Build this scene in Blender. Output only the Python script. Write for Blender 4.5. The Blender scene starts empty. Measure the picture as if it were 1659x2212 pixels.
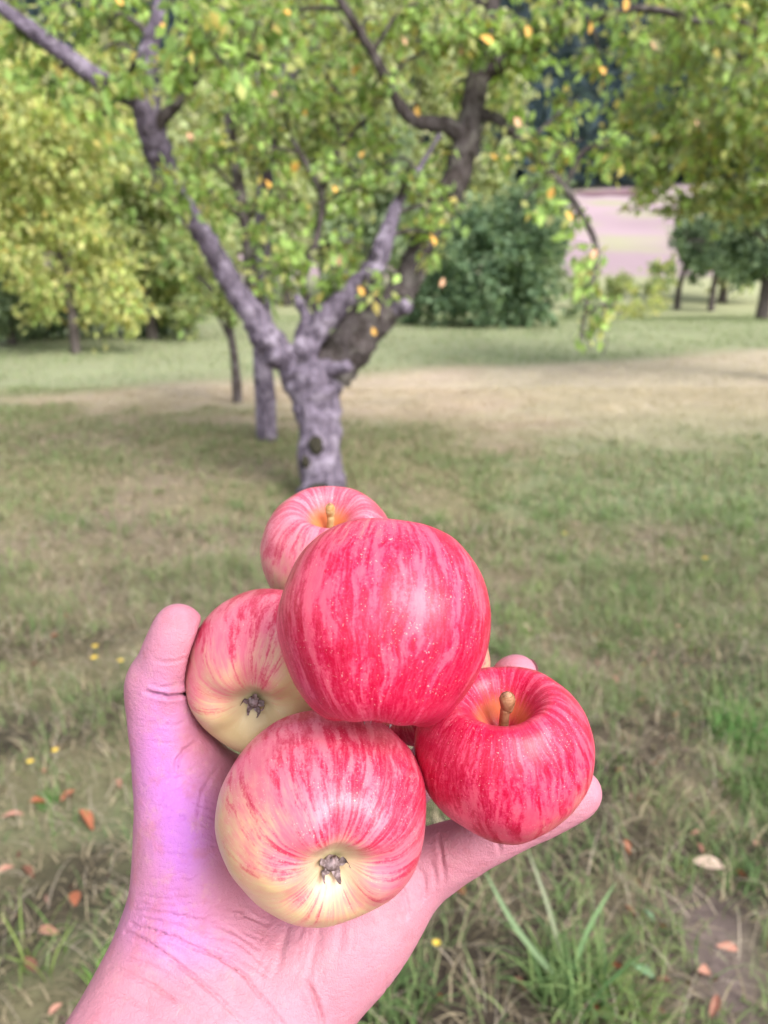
import bpy, math, random
import numpy as np
from mathutils import Vector, Matrix

random.seed(7)
RNG = np.random.default_rng(11)
scene = bpy.context.scene
COL = scene.collection

# ------------------------------------------------------------------ camera
CAM_H = 1.45
PITCH = math.radians(18.1)
FOC = 1703.0                       # focal length in units where the picture is 1659 x 2212
CXD, CYD = 829.5, 1106.0
cam_data = bpy.data.cameras.new("camera")
cam = bpy.data.objects.new("camera", cam_data)
COL.objects.link(cam)
cam_data.sensor_fit = 'VERTICAL'
cam_data.sensor_height = 24.0
cam_data.lens = 24.0 * FOC / 2212.0
cam_data.clip_start = 0.02
cam_data.clip_end = 3000.0
cam_data.dof.use_dof = True
cam_data.dof.focus_distance = 0.30
cam_data.dof.aperture_fstop = 7.0
cam.location = (0, 0, CAM_H)
cam.rotation_euler = (math.radians(90) - PITCH, 0, 0)
scene.camera = cam
FW = np.array([0, math.cos(PITCH), -math.sin(PITCH)])
UP = np.array([0, math.sin(PITCH), math.cos(PITCH)])
RT = np.array([1.0, 0, 0])
EYE = np.array([0, 0, CAM_H])

# ------------------------------------------------------------------ sky, sun, exposure
SUN_EL, SUN_ROT = math.radians(42), math.radians(142)
world = bpy.data.worlds.new("World")
scene.world = world
world.use_nodes = True
wn, wl = world.node_tree.nodes, world.node_tree.links
wn.clear()
w_out = wn.new('ShaderNodeOutputWorld')
w_bg = wn.new('ShaderNodeBackground')
w_sky = wn.new('ShaderNodeTexSky')
w_sky.sky_type = 'NISHITA'
w_sky.sun_disc = False
w_sky.sun_elevation = SUN_EL
w_sky.sun_rotation = SUN_ROT
w_sky.air_density = 1.0
w_sky.dust_density = 2.0
w_sky.ozone_density = 1.0
w_hsv = wn.new('ShaderNodeHueSaturation')      # a thin overcast: the same sky, greyer
w_hsv.inputs['Saturation'].default_value = 0.3
w_bg.inputs['Strength'].default_value = 0.125
wl.new(w_sky.outputs[0], w_hsv.inputs['Color'])
wl.new(w_hsv.outputs[0], w_bg.inputs['Color'])
wl.new(w_bg.outputs[0], w_out.inputs['Surface'])

sun_data = bpy.data.lights.new("sun", 'SUN')
sun_data.energy = 1.5
sun_data.angle = math.radians(28)
sun_data.color = (1.0, 0.95, 0.9)
sun = bpy.data.objects.new("sun", sun_data)
COL.objects.link(sun)
to_sun = Vector((math.sin(SUN_ROT) * math.cos(SUN_EL), math.cos(SUN_ROT) * math.cos(SUN_EL), math.sin(SUN_EL)))
sun.rotation_euler = (-to_sun).to_track_quat('-Z', 'Y').to_euler()
sun.location = (3, -3, 6)

vs = scene.view_settings
vs.view_transform = 'Standard'
vs.look = 'None'
vs.gamma = 1.0
vs.use_curve_mapping = False
vs.exposure = 1.52
scene.render.engine = 'CYCLES'
scene.cycles.use_denoising = True
scene.cycles.max_bounces = 6
scene.cycles.diffuse_bounces = 4
scene.cycles.glossy_bounces = 2
scene.cycles.transmission_bounces = 3
scene.cycles.sample_clamp_indirect = 6.0

# ------------------------------------------------------------------ helpers
def cam_to_world(p):
    """camera-space metres (x right, y up, z forward) -> world"""
    p = np.asarray(p, float)
    return EYE + p[..., 0:1] * RT + p[..., 1:2] * UP + p[..., 2:3] * FW

def cp(x, y, z):
    return np.array([(x - CXD) / FOC * z, -(y - CYD) / FOC * z, z])

def U(x, y, z):
    return cam_to_world(cp(x, y, z))

def lerp(a, b, t):
    return a + (b - a) * t

def sstep(a, b, x):
    t = np.clip((np.asarray(x, float) - a) / (b - a), 0, 1)
    return t * t * (3 - 2 * t)

def _hash(i, j, k):
    h = (i * 374761393 + j * 668265263 + k * 2147483647 + 1013904223) & 0xFFFFFFFF
    h = ((h ^ (h >> 13)) * 1274126177) & 0xFFFFFFFF
    return ((h ^ (h >> 16)) & 0xFFFFFF) / float(0xFFFFFF)

def vnoise(p):
    """value noise in 0..1, p (...,3)"""
    p = np.asarray(p, float)
    f = np.floor(p)
    i = f.astype(np.int64)
    t = p - f
    t = t * t * (3 - 2 * t)
    r = 0
    for dx in (0, 1):
        for dy in (0, 1):
            for dz in (0, 1):
                w = (t[..., 0] if dx else 1 - t[..., 0]) * (t[..., 1] if dy else 1 - t[..., 1]) * (t[..., 2] if dz else 1 - t[..., 2])
                r = r + w * _hash(i[..., 0] + dx, i[..., 1] + dy, i[..., 2] + dz)
    return r

def fnoise(p, oct=3):
    p = np.asarray(p, float)
    r, a, s = 0, 0.5, 0
    for o in range(oct):
        r = r + a * vnoise(p * (2 ** o) + 17.3 * o)
        s += a
        a *= 0.5
    return r / s

def noise2(x, y, s, seed=0.0, oct=3):
    return fnoise(np.stack([np.asarray(x) * s + seed, np.asarray(y) * s - seed, np.zeros_like(np.asarray(x, float)) + seed * 1.7], -1), oct)

def mesh_np(name, V, F, smooth=False, col=None, colname='Col'):
    """mesh from numpy arrays, F (n,3) or (n,4)"""
    V = np.ascontiguousarray(V, np.float32)
    F = np.ascontiguousarray(F, np.int32)
    m = bpy.data.meshes.new(name)
    m.vertices.add(len(V))
    m.vertices.foreach_set('co', V.ravel())
    n, k = F.shape
    m.loops.add(n * k)
    m.loops.foreach_set('vertex_index', F.ravel())
    m.polygons.add(n)
    m.polygons.foreach_set('loop_start', np.arange(0, n * k, k, dtype=np.int32))
    if smooth:
        m.polygons.foreach_set('use_smooth', np.ones(n, bool))
    if col is not None:
        a = m.attributes.new(colname, 'FLOAT_COLOR', 'POINT')
        c = np.ones((len(V), 4), np.float32)
        c[:, :3] = col
        a.data.foreach_set('color', c.ravel())
    m.update(calc_edges=True)
    m.validate()
    return m

def obj(name, mesh, mat=None, parent=None, label=None, cat=None, group=None, kind=None, loc=None):
    o = bpy.data.objects.new(name, mesh)
    COL.objects.link(o)
    if mat is not None and mesh is not None and not mesh.materials:
        mesh.materials.append(mat)
    if parent is not None:
        o.parent = parent
    if loc is not None:
        o.location = loc
    if label: o['label'] = label
    if cat: o['category'] = cat
    if group: o['group'] = group
    if kind: o['kind'] = kind
    return o

def thing(name, label, cat, loc=(0, 0, 0), group=None):
    return obj(name, None, label=label, cat=cat, group=group, loc=loc)

# node helpers
class NT:
    def __init__(self, name):
        self.mat = bpy.data.materials.new(name)
        self.mat.use_nodes = True
        self.t = self.mat.node_tree
        self.t.nodes.clear()
        self.out = self.t.nodes.new('ShaderNodeOutputMaterial')
    def n(self, typ, **kw):
        nd = self.t.nodes.new('ShaderNode' + typ)
        for k, v in kw.items():
            setattr(nd, k, v)
        return nd
    def link(self, a, b):
        self.t.links.new(a, b)
    def put(self, sock, v):
        if hasattr(v, 'is_output') or isinstance(v, bpy.types.NodeSocket):
            self.link(v, sock)
        elif isinstance(v, (tuple, list)) and len(v) == 3 and sock.type == 'RGBA':
            sock.default_value = (*v, 1)
        else:
            sock.default_value = v
    def math(self, op, a, b=0.0, c=None, clamp=False):
        nd = self.n('Math', operation=op, use_clamp=clamp)
        self.put(nd.inputs[0], a); self.put(nd.inputs[1], b)
        if c is not None: self.put(nd.inputs[2], c)
        return nd.outputs[0]
    def vmath(self, op, a, b=None, out=0):
        nd = self.n('VectorMath', operation=op)
        self.put(nd.inputs[0], a)
        if b is not None: self.put(nd.inputs[1], b)
        return nd.outputs[out]
    def sep(self, v):
        nd = self.n('SeparateXYZ'); self.link(v, nd.inputs[0]); return nd.outputs
    def comb(self, x, y, z):
        nd = self.n('CombineXYZ')
        for s, v in zip(nd.inputs, (x, y, z)): self.put(s, v)
        return nd.outputs[0]
    def noise(self, vec, scale=5.0, detail=3.0, rough=0.5, dist=0.0, out='Fac'):
        nd = self.n('TexNoise')
        if vec is not None: self.link(vec, nd.inputs['Vector'])
        nd.inputs['Scale'].default_value = scale
        nd.inputs['Detail'].default_value = detail
        nd.inputs['Roughness'].default_value = rough
        nd.inputs['Distortion'].default_value = dist
        return nd.outputs[out]
    def voronoi(self, vec, scale=5.0, feature='F1', out='Distance', rand=1.0):
        nd = self.n('TexVoronoi', feature=feature)
        if vec is not None: self.link(vec, nd.inputs['Vector'])
        nd.inputs['Scale'].default_value = scale
        nd.inputs['Randomness'].default_value = rand
        return nd.outputs[out]
    def ss(self, v, a, b, lo=0.0, hi=1.0):
        nd = self.n('MapRange', interpolation_type='SMOOTHSTEP')
        self.put(nd.inputs['Value'], v)
        nd.inputs['From Min'].default_value = a; nd.inputs['From Max'].default_value = b
        nd.inputs['To Min'].default_value = lo; nd.inputs['To Max'].default_value = hi
        return nd.outputs[0]
    def mix(self, fac, a, b, mode='MIX'):
        nd = self.n('Mix', data_type='RGBA', blend_type=mode)
        self.put(nd.inputs[0], fac); self.put(nd.inputs[6], a); self.put(nd.inputs[7], b)
        return nd.outputs[2]
    def bump(self, h, strength=0.2, dist=0.01, normal=None):
        nd = self.n('Bump')
        self.link(h, nd.inputs['Height'])
        nd.inputs['Strength'].default_value = strength
        nd.inputs['Distance'].default_value = dist
        if normal is not None: self.link(normal, nd.inputs['Normal'])
        return nd.outputs[0]
    def principled(self, color, rough=0.6, spec=0.4, normal=None, **kw):
        p = self.n('BsdfPrincipled')
        self.put(p.inputs['Base Color'], color)
        self.put(p.inputs['Roughness'], rough)
        p.inputs['Specular IOR Level'].default_value = spec
        if normal is not None: self.link(normal, p.inputs['Normal'])
        for k, v in kw.items():
            self.put(p.inputs[k.replace('_', ' ')], v)
        self.link(p.outputs[0], self.out.inputs['Surface'])
        return p

def tube(pts, radii, sides=10, bump=0.0, seed=0, cap=True, flat=None):
    """swept tube along points, returns V, F(quads); end caps closed to a point"""
    pts = np.asarray(pts, float); radii = np.asarray(radii, float)
    n = len(pts)
    tan = np.gradient(pts, axis=0)
    tan /= np.linalg.norm(tan, axis=1)[:, None] + 1e-12
    ref = np.array([0.31, 0.9, 0.23]) if abs(tan[0] @ np.array([0.31, 0.9, 0.23])) < 0.9 else np.array([0.9, 0.1, 0.3])
    V = []
    nrm = np.cross(tan[0], ref); nrm /= np.linalg.norm(nrm)
    ang = np.linspace(0, 2 * np.pi, sides, endpoint=False)
    for i in range(n):
        nrm = nrm - tan[i] * (nrm @ tan[i]); nrm /= np.linalg.norm(nrm) + 1e-12
        bi = np.cross(tan[i], nrm)
        ring = pts[i] + radii[i] * (np.cos(ang)[:, None] * nrm + np.sin(ang)[:, None] * bi)
        if bump:
            d = (fnoise(ring * (0.9 / max(radii[i], 1e-4)) + seed * 3.1, 3) - 0.5) * 2 * bump * radii[i]
            ring = ring + (ring - pts[i]) / radii[i] * d[:, None]
        V.append(ring)
    V = np.concatenate(V)
    F = []
    for i in range(n - 1):
        for j in range(sides):
            a = i * sides + j; b = i * sides + (j + 1) % sides
            F.append((a, b, b + sides, a + sides))
    if cap:
        c0, c1 = len(V), len(V) + 1
        V = np.concatenate([V, [pts[0]], [pts[-1] + tan[-1] * radii[-1] * 0.3]])
        for j in range(0, sides, 2):
            F.append((c0, (j + 2) % sides, (j + 1) % sides, j))
            b = (n - 1) * sides
            F.append((c1, b + j, b + (j + 1) % sides, b + (j + 2) % sides))
    return V, np.array(F, np.int32)

def spline(pts, per=6):
    """Catmull-Rom through rows of pts (any width)"""
    P = np.asarray(pts, float)
    if len(P) < 3:
        t = np.linspace(0, 1, per + 1)[:, None]
        return P[0] + (P[-1] - P[0]) * t
    Q = np.vstack([2 * P[0] - P[1], P, 2 * P[-1] - P[-2]])
    out = []
    for i in range(1, len(Q) - 2):
        p0, p1, p2, p3 = Q[i - 1:i + 3]
        for k in range(per):
            t = k / per
            out.append(0.5 * ((2 * p1) + (-p0 + p2) * t + (2 * p0 - 5 * p1 + 4 * p2 - p3) * t * t + (-p0 + 3 * p1 - 3 * p2 + p3) * t ** 3))
    out.append(P[-1])
    return np.array(out)

def merge(parts):
    V, F, o = [], [], 0
    for v, f in parts:
        V.append(v); F.append(f + o); o += len(v)
    return np.concatenate(V), np.concatenate(F)

# =================================================================== APPLES
# centre in picture units (x, y), distance, radius (m), stem axis in camera space (x right, y up, z away)
APPLES = [
    dict(c=(828, 1356, 0.285), r=0.0383, ax=(0.05, 0.95, 0.31), spin=0.4, seed=1.0, lob=0.015, taper=0.14, cover=0.86, sun=(0.2, -0.9, 0.1), yb=0.0, squash=0.975,
         label="largest deep red striped apple crowning the pile in the hand", stem=False),
    dict(vk=0.93, c=(702, 1757, 0.300), r=0.0398, ax=(-0.16, 0.26, 0.95), spin=1.1, seed=2.0, cover=0.50, sw=0.40, sf=0.72, pk=0.55, sun=(0.55, 0.75, 0.1), yb=0.5, squash=0.94,
         label="red and cream striped apple resting on the palm, dried blossom end facing out", stem=False),
    dict(c=(578, 1445, 0.355), r=0.0358, ax=(0.10, 0.38, 0.92), spin=2.3, seed=3.0, cover=0.36, sw=0.42, sf=0.7, pk=0.6, sun=(-0.35, 0.95, 0.2), yb=0.3, squash=0.95,
         label="yellow apple with pink blush pressed against the thumb", stem=False),
    dict(vk=0.95, c=(1088, 1621, 0.310), r=0.0343, deep=True, ax=(-0.10, 0.89, -0.44), spin=0.2, seed=4.0, cover=0.72, sun=(-0.6, 0.5, -0.1), yb=0.0, squash=0.93,
         label="red striped apple with knobbed stem in a deep hollow, above the little finger", stem=True),
    dict(c=(711, 1192, 0.400), r=0.0335, ax=(0.03, 0.78, -0.62), spin=1.7, seed=5.0, cover=0.62, sf=0.55, pk=1.0, sun=(0.2, 0.6, 0.3), yb=0.0, squash=0.93,
         label="pale pink apple with short stem at the back of the pile before the trunk", stem=True),
    dict(c=(897, 1440, 0.380), r=0.0358, ax=(0.3, 0.5, 0.8), spin=0.9, seed=6.0, cover=0.55, sun=(-0.5, -0.7, 0.0), yb=0.2, squash=0.95,
         label="mostly hidden apple wedged underneath the largest red apple", stem=False),
]
PROF = np.array([(0.0, .40), (.06, .41), (.14, .50), (.25, .65), (.37, .80), (.49, .88), (.60, .88), (.74, .77), (.90, .54), (.985, .24), (1.0, .02),
                 (.97, -.26), (.87, -.54), (.72, -.755), (.56, -.865), (.42, -.885), (.30, -.85), (.20, -.775), (.12, -.715), (.06, -.69), (0.0, -.685)])
PR = spline(PROF, 5)
PROF_DEEP = np.vstack([[(0.0, .28), (.08, .29), (.17, .39), (.28, .58), (.39, .77), (.50, .865), (.61, .87)], PROF[7:]])
PR_DEEP = spline(PROF_DEEP, 5)

def apple_surface(a):
    PR = PR_DEEP if a.get('deep') else globals()['PR']
    nu = 120
    ang = np.linspace(0, 2 * np.pi, nu, endpoint=False)
    rho, zz = PR[:, 0:1].clip(0), PR[:, 1:2]
    s = a['seed']
    low = np.clip(-zz, 0, 1)
    lob = 1 + (0.010 + a.get('lob', 0.045) * 0.7 * low ** 2) * np.cos(5 * ang[None] + s) + 0.012 * np.cos(2 * ang[None] + 2 * s) + 0.012 * np.cos(3 * ang[None] + s * 3)
    lobz = 1 + a.get('lob', 0.045) * np.cos(5 * ang[None] + s + 0.4) * (low > 0.4) * np.exp(-((rho - 0.42) / 0.22) ** 2) + 0.035 * np.cos(ang[None] + s * 2)
    X = rho * lob * np.cos(ang); Y = rho * lob * np.sin(ang); Z = zz * lobz * a['squash'] + 0 * X
    P = np.stack([X, Y, Z], -1)
    tp = a.get('taper', 0.0) * np.clip(-Z, 0, 1) ** 1.2
    P[..., 0] *= 1 - tp; P[..., 1] *= 1 - tp
    nz = (fnoise(P * 2.2 + s * 9.0, 2) - 0.5) * 0.045 * np.clip(rho * 3, 0, 1)
    P = P * (1 + nz[..., None])
    nr = len(PR)
    V = P.reshape(-1, 3)
    F = []
    for i in range(nr - 1):
        for j in range(nu):
            F.append((i * nu + j, (i + 1) * nu + j, (i + 1) * nu + (j + 1) % nu, i * nu + (j + 1) % nu))
    return V, np.array(F)

def apple_material(a):
    m = NT("apple_skin")
    P = m.n('TexCoord').outputs['Object']
    x, y, z = m.sep(P)
    rr = m.math('SQRT', m.math('ADD', m.math('MULTIPLY', x, x), m.math('ADD', m.math('MULTIPLY', y, y), 1e-5)))
    nx, ny = m.math('DIVIDE', x, rr), m.math('DIVIDE', y, rr)
    s = a['seed'] * 7.7
    wob = m.noise(P, 2.2, 2)
    wobz = m.math('MULTIPLY', m.math('SUBTRACT', wob, 0.5), 0.22)
    nxw = m.math('ADD', nx, wobz)
    v1 = m.comb(m.math('MULTIPLY_ADD', nxw, 5.2, s), m.math('MULTIPLY', ny, 5.2), m.math('MULTIPLY', z, 0.9))
    v2 = m.comb(m.math('MULTIPLY_ADD', nxw, 16, s), m.math('MULTIPLY', ny, 16), m.math('MULTIPLY', z, 4.0))
    v3 = m.comb(m.math('MULTIPLY_ADD', nxw, 42, s), m.math('MULTIPLY', ny, 42), m.math('MULTIPLY', z, 9))
    broad = m.noise(v1, 1.5, 2, 0.5)
    mid = m.noise(v2, 1.0, 4, 0.65)
    fine = m.noise(v3, 1.0, 3, 0.65)
    speck = m.noise(P, 30, 4, 0.8)
    fleck = m.noise(P, 70, 2, 0.6)
    # sun side of the fruit
    sd = Vector(a['sun']).normalized()
    R = a['R'].inverted()
    sdl = R @ sd
    dot = m.vmath('DOT_PRODUCT', P, (sdl.x, sdl.y, sdl.z), out=1)
    blush = m.math('ADD', m.math('MULTIPLY', dot, a.get('sw', 0.30)), m.math('MULTIPLY_ADD', m.noise(P, 1.8, 4, 0.6), 0.6, -0.3 + a['cover']))
    washed = m.ss(m.math('ADD', blush, m.math('MULTIPLY', m.math('SUBTRACT', mid, 0.5), 0.35)), 0.12, 0.56)
    bs = m.math('ADD', m.math('MULTIPLY', broad, 0.60), m.math('MULTIPLY', mid, 0.40))
    bs = m.math('ADD', bs, m.math('MULTIPLY', m.math('SUBTRACT', blush, 0.6), 0.30))
    bs = m.math('ADD', bs, m.math('MULTIPLY', m.math('SUBTRACT', speck, 0.5), 0.36))
    band = m.ss(bs, 0.45, 0.56)
    hair = m.ss(m.math('ADD', m.math('MULTIPLY', fine, 0.65), m.math('MULTIPLY', mid, 0.35)), 0.40, 0.62)
    yellow = m.mix(m.noise(P, 3, 3), (0.53, 0.40, 0.17), (0.57, 0.44, 0.26))
    pk = a.get('pk', 0.0)
    pink = m.mix(m.noise(v2, 1.0, 3), lerp(np.array([0.64, 0.105, 0.155]), np.array([0.66, 0.25, 0.28]), pk).tolist(), lerp(np.array([0.61, 0.050, 0.125]), np.array([0.63, 0.16, 0.25]), pk).tolist())
    base = m.mix(washed, yellow, pink)
    bl = m.math('MULTIPLY', m.ss(blush, 0.05, 0.48), a.get('sf', 0.95))
    f1 = m.math('ADD', m.math('MULTIPLY', hair, 0.26), m.math('MULTIPLY', band, m.math('MULTIPLY_ADD', hair, 0.40, 0.52)), clamp=True)
    c = m.mix(m.math('MULTIPLY', f1, bl), base, m.mix(m.noise(P, 4, 3), (0.52, 0.006, 0.060), (0.55, 0.018, 0.090)))
    f2 = m.math('MULTIPLY', m.math('MULTIPLY', band, m.ss(bs, 0.48, 0.62)), m.math('MULTIPLY_ADD', hair, 0.5, 0.5))
    c = m.mix(m.math('MULTIPLY', f2, bl), c, (0.40, 0.0, 0.028))
    c = m.mix(m.math('MULTIPLY', m.ss(fleck, 0.52, 0.68), 0.30), c, base)
    # lenticels
    vd = m.voronoi(P, 22.0)
    lent = m.math('MULTIPLY', m.ss(vd, 0.115, 0.06), m.ss(m.noise(P, 6, 2), 0.38, 0.50))
    c = m.mix(m.math('MULTIPLY', lent, 0.65), c, (0.76, 0.50, 0.42))
    scuff = m.math('MULTIPLY', m.ss(m.noise(P, 48, 2, 0.6), 0.64, 0.72), m.ss(m.noise(P, 3.1, 3), 0.46, 0.60))
    c = m.mix(m.math('MULTIPLY', scuff, 0.7), c, (0.74, 0.46, 0.42))
    # hollows: orange-tan skin round the stem, yellow-green round the blossom end
    top = m.math('MULTIPLY', m.ss(rr, 0.40, 0.16), m.ss(z, 0.2, 0.5))
    topn = m.math('MULTIPLY', top, m.ss(m.math('ADD', mid, m.math('MULTIPLY', top, 0.5)), 0.45, 0.85))
    c = m.mix(topn, c, (0.62, 0.20, 0.070))
    bot = m.math('MULTIPLY', m.ss(m.math('ADD', rr, m.math('MULTIPLY', m.math('SUBTRACT', mid, 0.5), 0.35)), 0.34 + 0.22 * a['yb'], 0.10), m.ss(z, -0.2, -0.55))
    c = m.mix(m.math('MULTIPLY', bot, 0.8), c, (0.55, 0.46, 0.27))
    core = m.math('MULTIPLY', m.ss(rr, 0.15, 0.04), m.ss(z, -0.2, -0.55))
    c = m.mix(m.math('MULTIPLY', core, 0.8), c, (0.25, 0.24, 0.12))
    spots = m.math('MULTIPLY', m.ss(m.voronoi(P, 9.0), 0.055, 0.03), m.ss(m.noise(P, 2.2, 2), 0.55, 0.62))
    c = m.mix(m.math('MULTIPLY', spots, 0.7), c, (0.22, 0.12, 0.05))
    h = m.math('ADD', m.math('MULTIPLY', speck, 0.5), m.math('MULTIPLY', m.noise(P, 120, 2), 0.5))
    nb = m.bump(h, 0.10, 0.02)
    rough = m.math('MULTIPLY_ADD', speck, 0.16, 0.24)
    m.principled(c, rough, 0.34, nb)
    return m.mat

def simple_mat(name, c1, c2, scale=30, rough=0.8, bump=0.3, bd=0.002, spec=0.2):
    m = NT(name)
    P = m.n('TexCoord').outputs['Object']
    n = m.noise(P, scale, 4, 0.6)
    c = m.mix(m.ss(n, 0.35, 0.65), c1, c2)
    m.principled(c, rough, spec, m.bump(n, bump, bd))
    return m.mat
MAT_STEM = simple_mat("apple_stem", (0.20, 0.085, 0.040), (0.34, 0.175, 0.095), 9, 0.6)
MAT_CUT = simple_mat("stem_end", (0.20, 0.10, 0.06), (0.42, 0.24, 0.14), 25, 0.8)
MAT_STEM_PALE = simple_mat("apple_stem_pale", (0.34, 0.19, 0.06), (0.46, 0.36, 0.18), 9, 0.6)
MAT_SEPAL = simple_mat("dried_sepal", (0.13, 0.09, 0.085), (0.34, 0.26, 0.27), 14, 0.85)

def sepal_mesh(L, W, curl, twist):
    n = 7
    V, F = [], []
    for i in range(n):
        t = i / (n - 1)
        w = W * (1 - t) ** 0.8 * (0.7 + 0.6 * t) + 0.003
        a = curl * t
        yy = L * t * math.cos(a * 0.5); zz = -L * t * math.sin(a * 0.5) - 0.02 * math.sin(t * 9)
        tw = twist * t
        for k, sgn in enumerate((-1, 0, 1)):
            V.append((sgn * w * math.cos(tw), yy, zz + sgn * w * math.sin(tw) + (0.0 if sgn else 0.35 * w)))
    for i in range(n - 1):
        for k in range(2):
            a = i * 3 + k
            F.append((a, a + 1, a + 4, a + 3))
    V = np.array(V); F = np.array(F)
    # a second skin a little below gives the dried flap its thickness
    V2 = V + np.array([0, 0, 0.012])
    return mesh_np("sepal", np.vstack([V, V2]), np.vstack([F, F[:, ::-1] + len(V)]), True)

apple_objs = []
for ai, a in enumerate(APPLES):
    # rotation: local z = stem axis, in camera space -> world
    ax = Vector((a['ax'][0], a['ax'][1], a['ax'][2])).normalized()
    hint = Vector((1, 0.1, 0.2))
    xx = (hint - ax * hint.dot(ax)).normalized()
    yy = ax.cross(xx)
    # camera space here is (right, up, away) which is left-handed: go to world first
    def c2w(v): return Vector(v.x * RT + v.y * UP + v.z * FW)
    zw = c2w(ax).normalized(); xw = c2w(xx); xw = (xw - zw * xw.dot(zw)).normalized(); yw = zw.cross(xw)
    Rm = Matrix((xw, yw, zw)).transposed() @ Matrix.Rotation(a['spin'], 3, 'Z')
    a['R'] = Rm
    a['sun'] = tuple(c2w(Vector(a['sun'])))
    V, F = apple_surface(a)
    if 'vk' in a:
        ul = np.array(Rm.inverted() @ Vector(UP)); V = V + (a['vk'] - 1) * (V @ ul)[:, None] * ul
    me = mesh_np("apple", V, F, True)
    o = obj("apple", me, apple_material(a), label=a['label'], cat="apple", group="apples held in the hand")
    ctr = U(*a['c'])
    o.matrix_world = Matrix.Translation(Vector(ctr)) @ Rm.to_4x4() @ Matrix.Scale(a['r'], 4)
    apple_objs.append(o)
    a['cc'] = cp(*a['c'])
    if a['stem']:
        knob = ai == 3
        top = 0.73 if knob else 0.78
        bx, by = (0.02, -0.02)
        pts = [(0, 0, .25, .060), (bx * .5, by, .45, .056), (bx, by * 2, .62, .054), (bx * 2, by * 2, top - .12, .064 if knob else .056),
               (bx * 2.4, by * 2, top - .04, .082 if knob else .075), (bx * 2.5, by * 2, top + .03, .090 if knob else .07), (bx * 2.6, by * 2, top + .075, .074 if knob else .045)]
        q = spline(pts, 5)
        v, f = tube(q[:, :3], q[:, 3], 14, 0.12, 3)
        so = obj("stem", mesh_np("stem", v, f, True), MAT_STEM if knob else MAT_STEM_PALE, o)
        v, f = tube([(q[-1, 0], q[-1, 1], top + .07), (q[-1, 0], q[-1, 1], top + .098)], [q[-1, 3] * .8, q[-1, 3] * .6], 10, 0.25, 5)
        obj("cut_end", mesh_np("cut_end", v, f, True), MAT_CUT, so)
    # dried blossom end: dark pit plus five curled sepals
    q = spline([(0, 0, -.66, .07), (0, 0, -.70, .075), (0, 0, -.73, .055), (0, 0, -.745, .03)], 3)
    v, f = tube(q[:, :3], q[:, 3], 12, 0.3, 4)
    cal = obj("calyx", mesh_np("calyx", v, f, True), MAT_SEPAL, o)
    rs = random.Random(ai * 5 + 3)
    for k in range(5):
        me = sepal_mesh(0.11 + 0.13 * rs.random(), 0.030 + 0.02 * rs.random(), 1.4 + 1.6 * rs.random(), rs.uniform(-1.6, 1.6))
        sp = obj("sepal", me, MAT_SEPAL, cal)
        sp.location = (0.05 * math.cos(k * 1.257), 0.05 * math.sin(k * 1.257), -0.71)
        sp.rotation_euler = (rs.uniform(-.25, .25), rs.uniform(-.3, .3), k * 1.257 - math.pi / 2 + rs.uniform(-.3, .3))

# =================================================================== HAND (one continuous skin)
HS = 0.0010
LO = np.array([-0.200, -0.350, 0.250]); HI = np.array([0.112, -0.030, 0.462])
NG = np.ceil((HI - LO) / HS).astype(int)
FIELD = np.full(NG, 1.0, np.float32)

def seg_prim(a, b, ra, rb, k=0.008, fz=1.0):
    """smooth-union a tapered capsule (fz > 1 flattens it in depth) into the field"""
    global FIELD
    a = np.asarray(a, float); b = np.asarray(b, float)
    m = max(ra, rb) + 0.022 + k
    lo = np.maximum(((np.minimum(a, b) - m - LO) / HS).astype(int), 0)
    hi = np.minimum(((np.maximum(a, b) + m - LO) / HS).astype(int) + 1, NG)
    if (hi <= lo).any(): return
    ax = [LO[i] + HS * np.arange(lo[i], hi[i], dtype=np.float32) for i in range(3)]
    X = ax[0][:, None, None]; Y = ax[1][None, :, None]; Z = ax[2][None, None, :]
    ba = b - a; L2 = float(ba @ ba) + 1e-12
    t = np.clip(((X - a[0]) * ba[0] + (Y - a[1]) * ba[1] + (Z - a[2]) * ba[2]) / L2, 0, 1).astype(np.float32)
    d = np.sqrt((X - a[0] - t * ba[0]) ** 2 + (Y - a[1] - t * ba[1]) ** 2 + (fz * (Z - a[2] - t * ba[2])) ** 2) - (ra + t * (rb - ra))
    sl = tuple(slice(lo[i], hi[i]) for i in range(3))
    f = FIELD[sl]
    h = np.clip(0.5 + 0.5 * (f - d) / k, 0, 1)
    FIELD[sl] = (f * (1 - h) + d * h - k * h * (1 - h)).astype(np.float32)

def chain(pts, k=0.006, fz=1.0):
    """pts: (x, y, dist, radius) in picture units"""
    P = spline(pts, 3)
    for p, q in zip(P[:-1], P[1:]):
        seg_prim(cp(*p[:3]), cp(*q[:3]), p[3], q[3], k, fz)

# fingers first, each its own run rooted in the palm
chain([(520, 1960, .362, .0125), (560, 1830, .374, .0130), (597, 1715, .382, .0130), (640, 1560, .413, .0112), (690, 1440, .436, .0100), (715, 1350, .441, .0092), (724, 1318, .439, .0080)], .004)
chain([(560, 1990, .362, .0125), (630, 1850, .376, .0130), (695, 1735, .388, .0130), (800, 1570, .430, .0112), (850, 1440, .442, .0100), (885, 1350, .443, .0092), (896, 1320, .441, .0080)], .004)
chain([(610, 2010, .362, .0125), (710, 1870, .374, .0130), (800, 1782, .384, .0120), (930, 1648, .406, .0108), (1040, 1545, .397, .0096), (1098, 1475, .382, .0092), (1117, 1456, .3755, .0084)], .004)
chain([(660, 2030, .356, .0145), (790, 1945, .356, .0155), (890, 1884, .352, .0150), (990, 1838, .346, .0116), (1085, 1792, .341, .0099), (1176, 1753, .338, .0088), (1230, 1724, .336, .0083), (1256, 1709, .3355, .0076)], .005)
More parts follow.
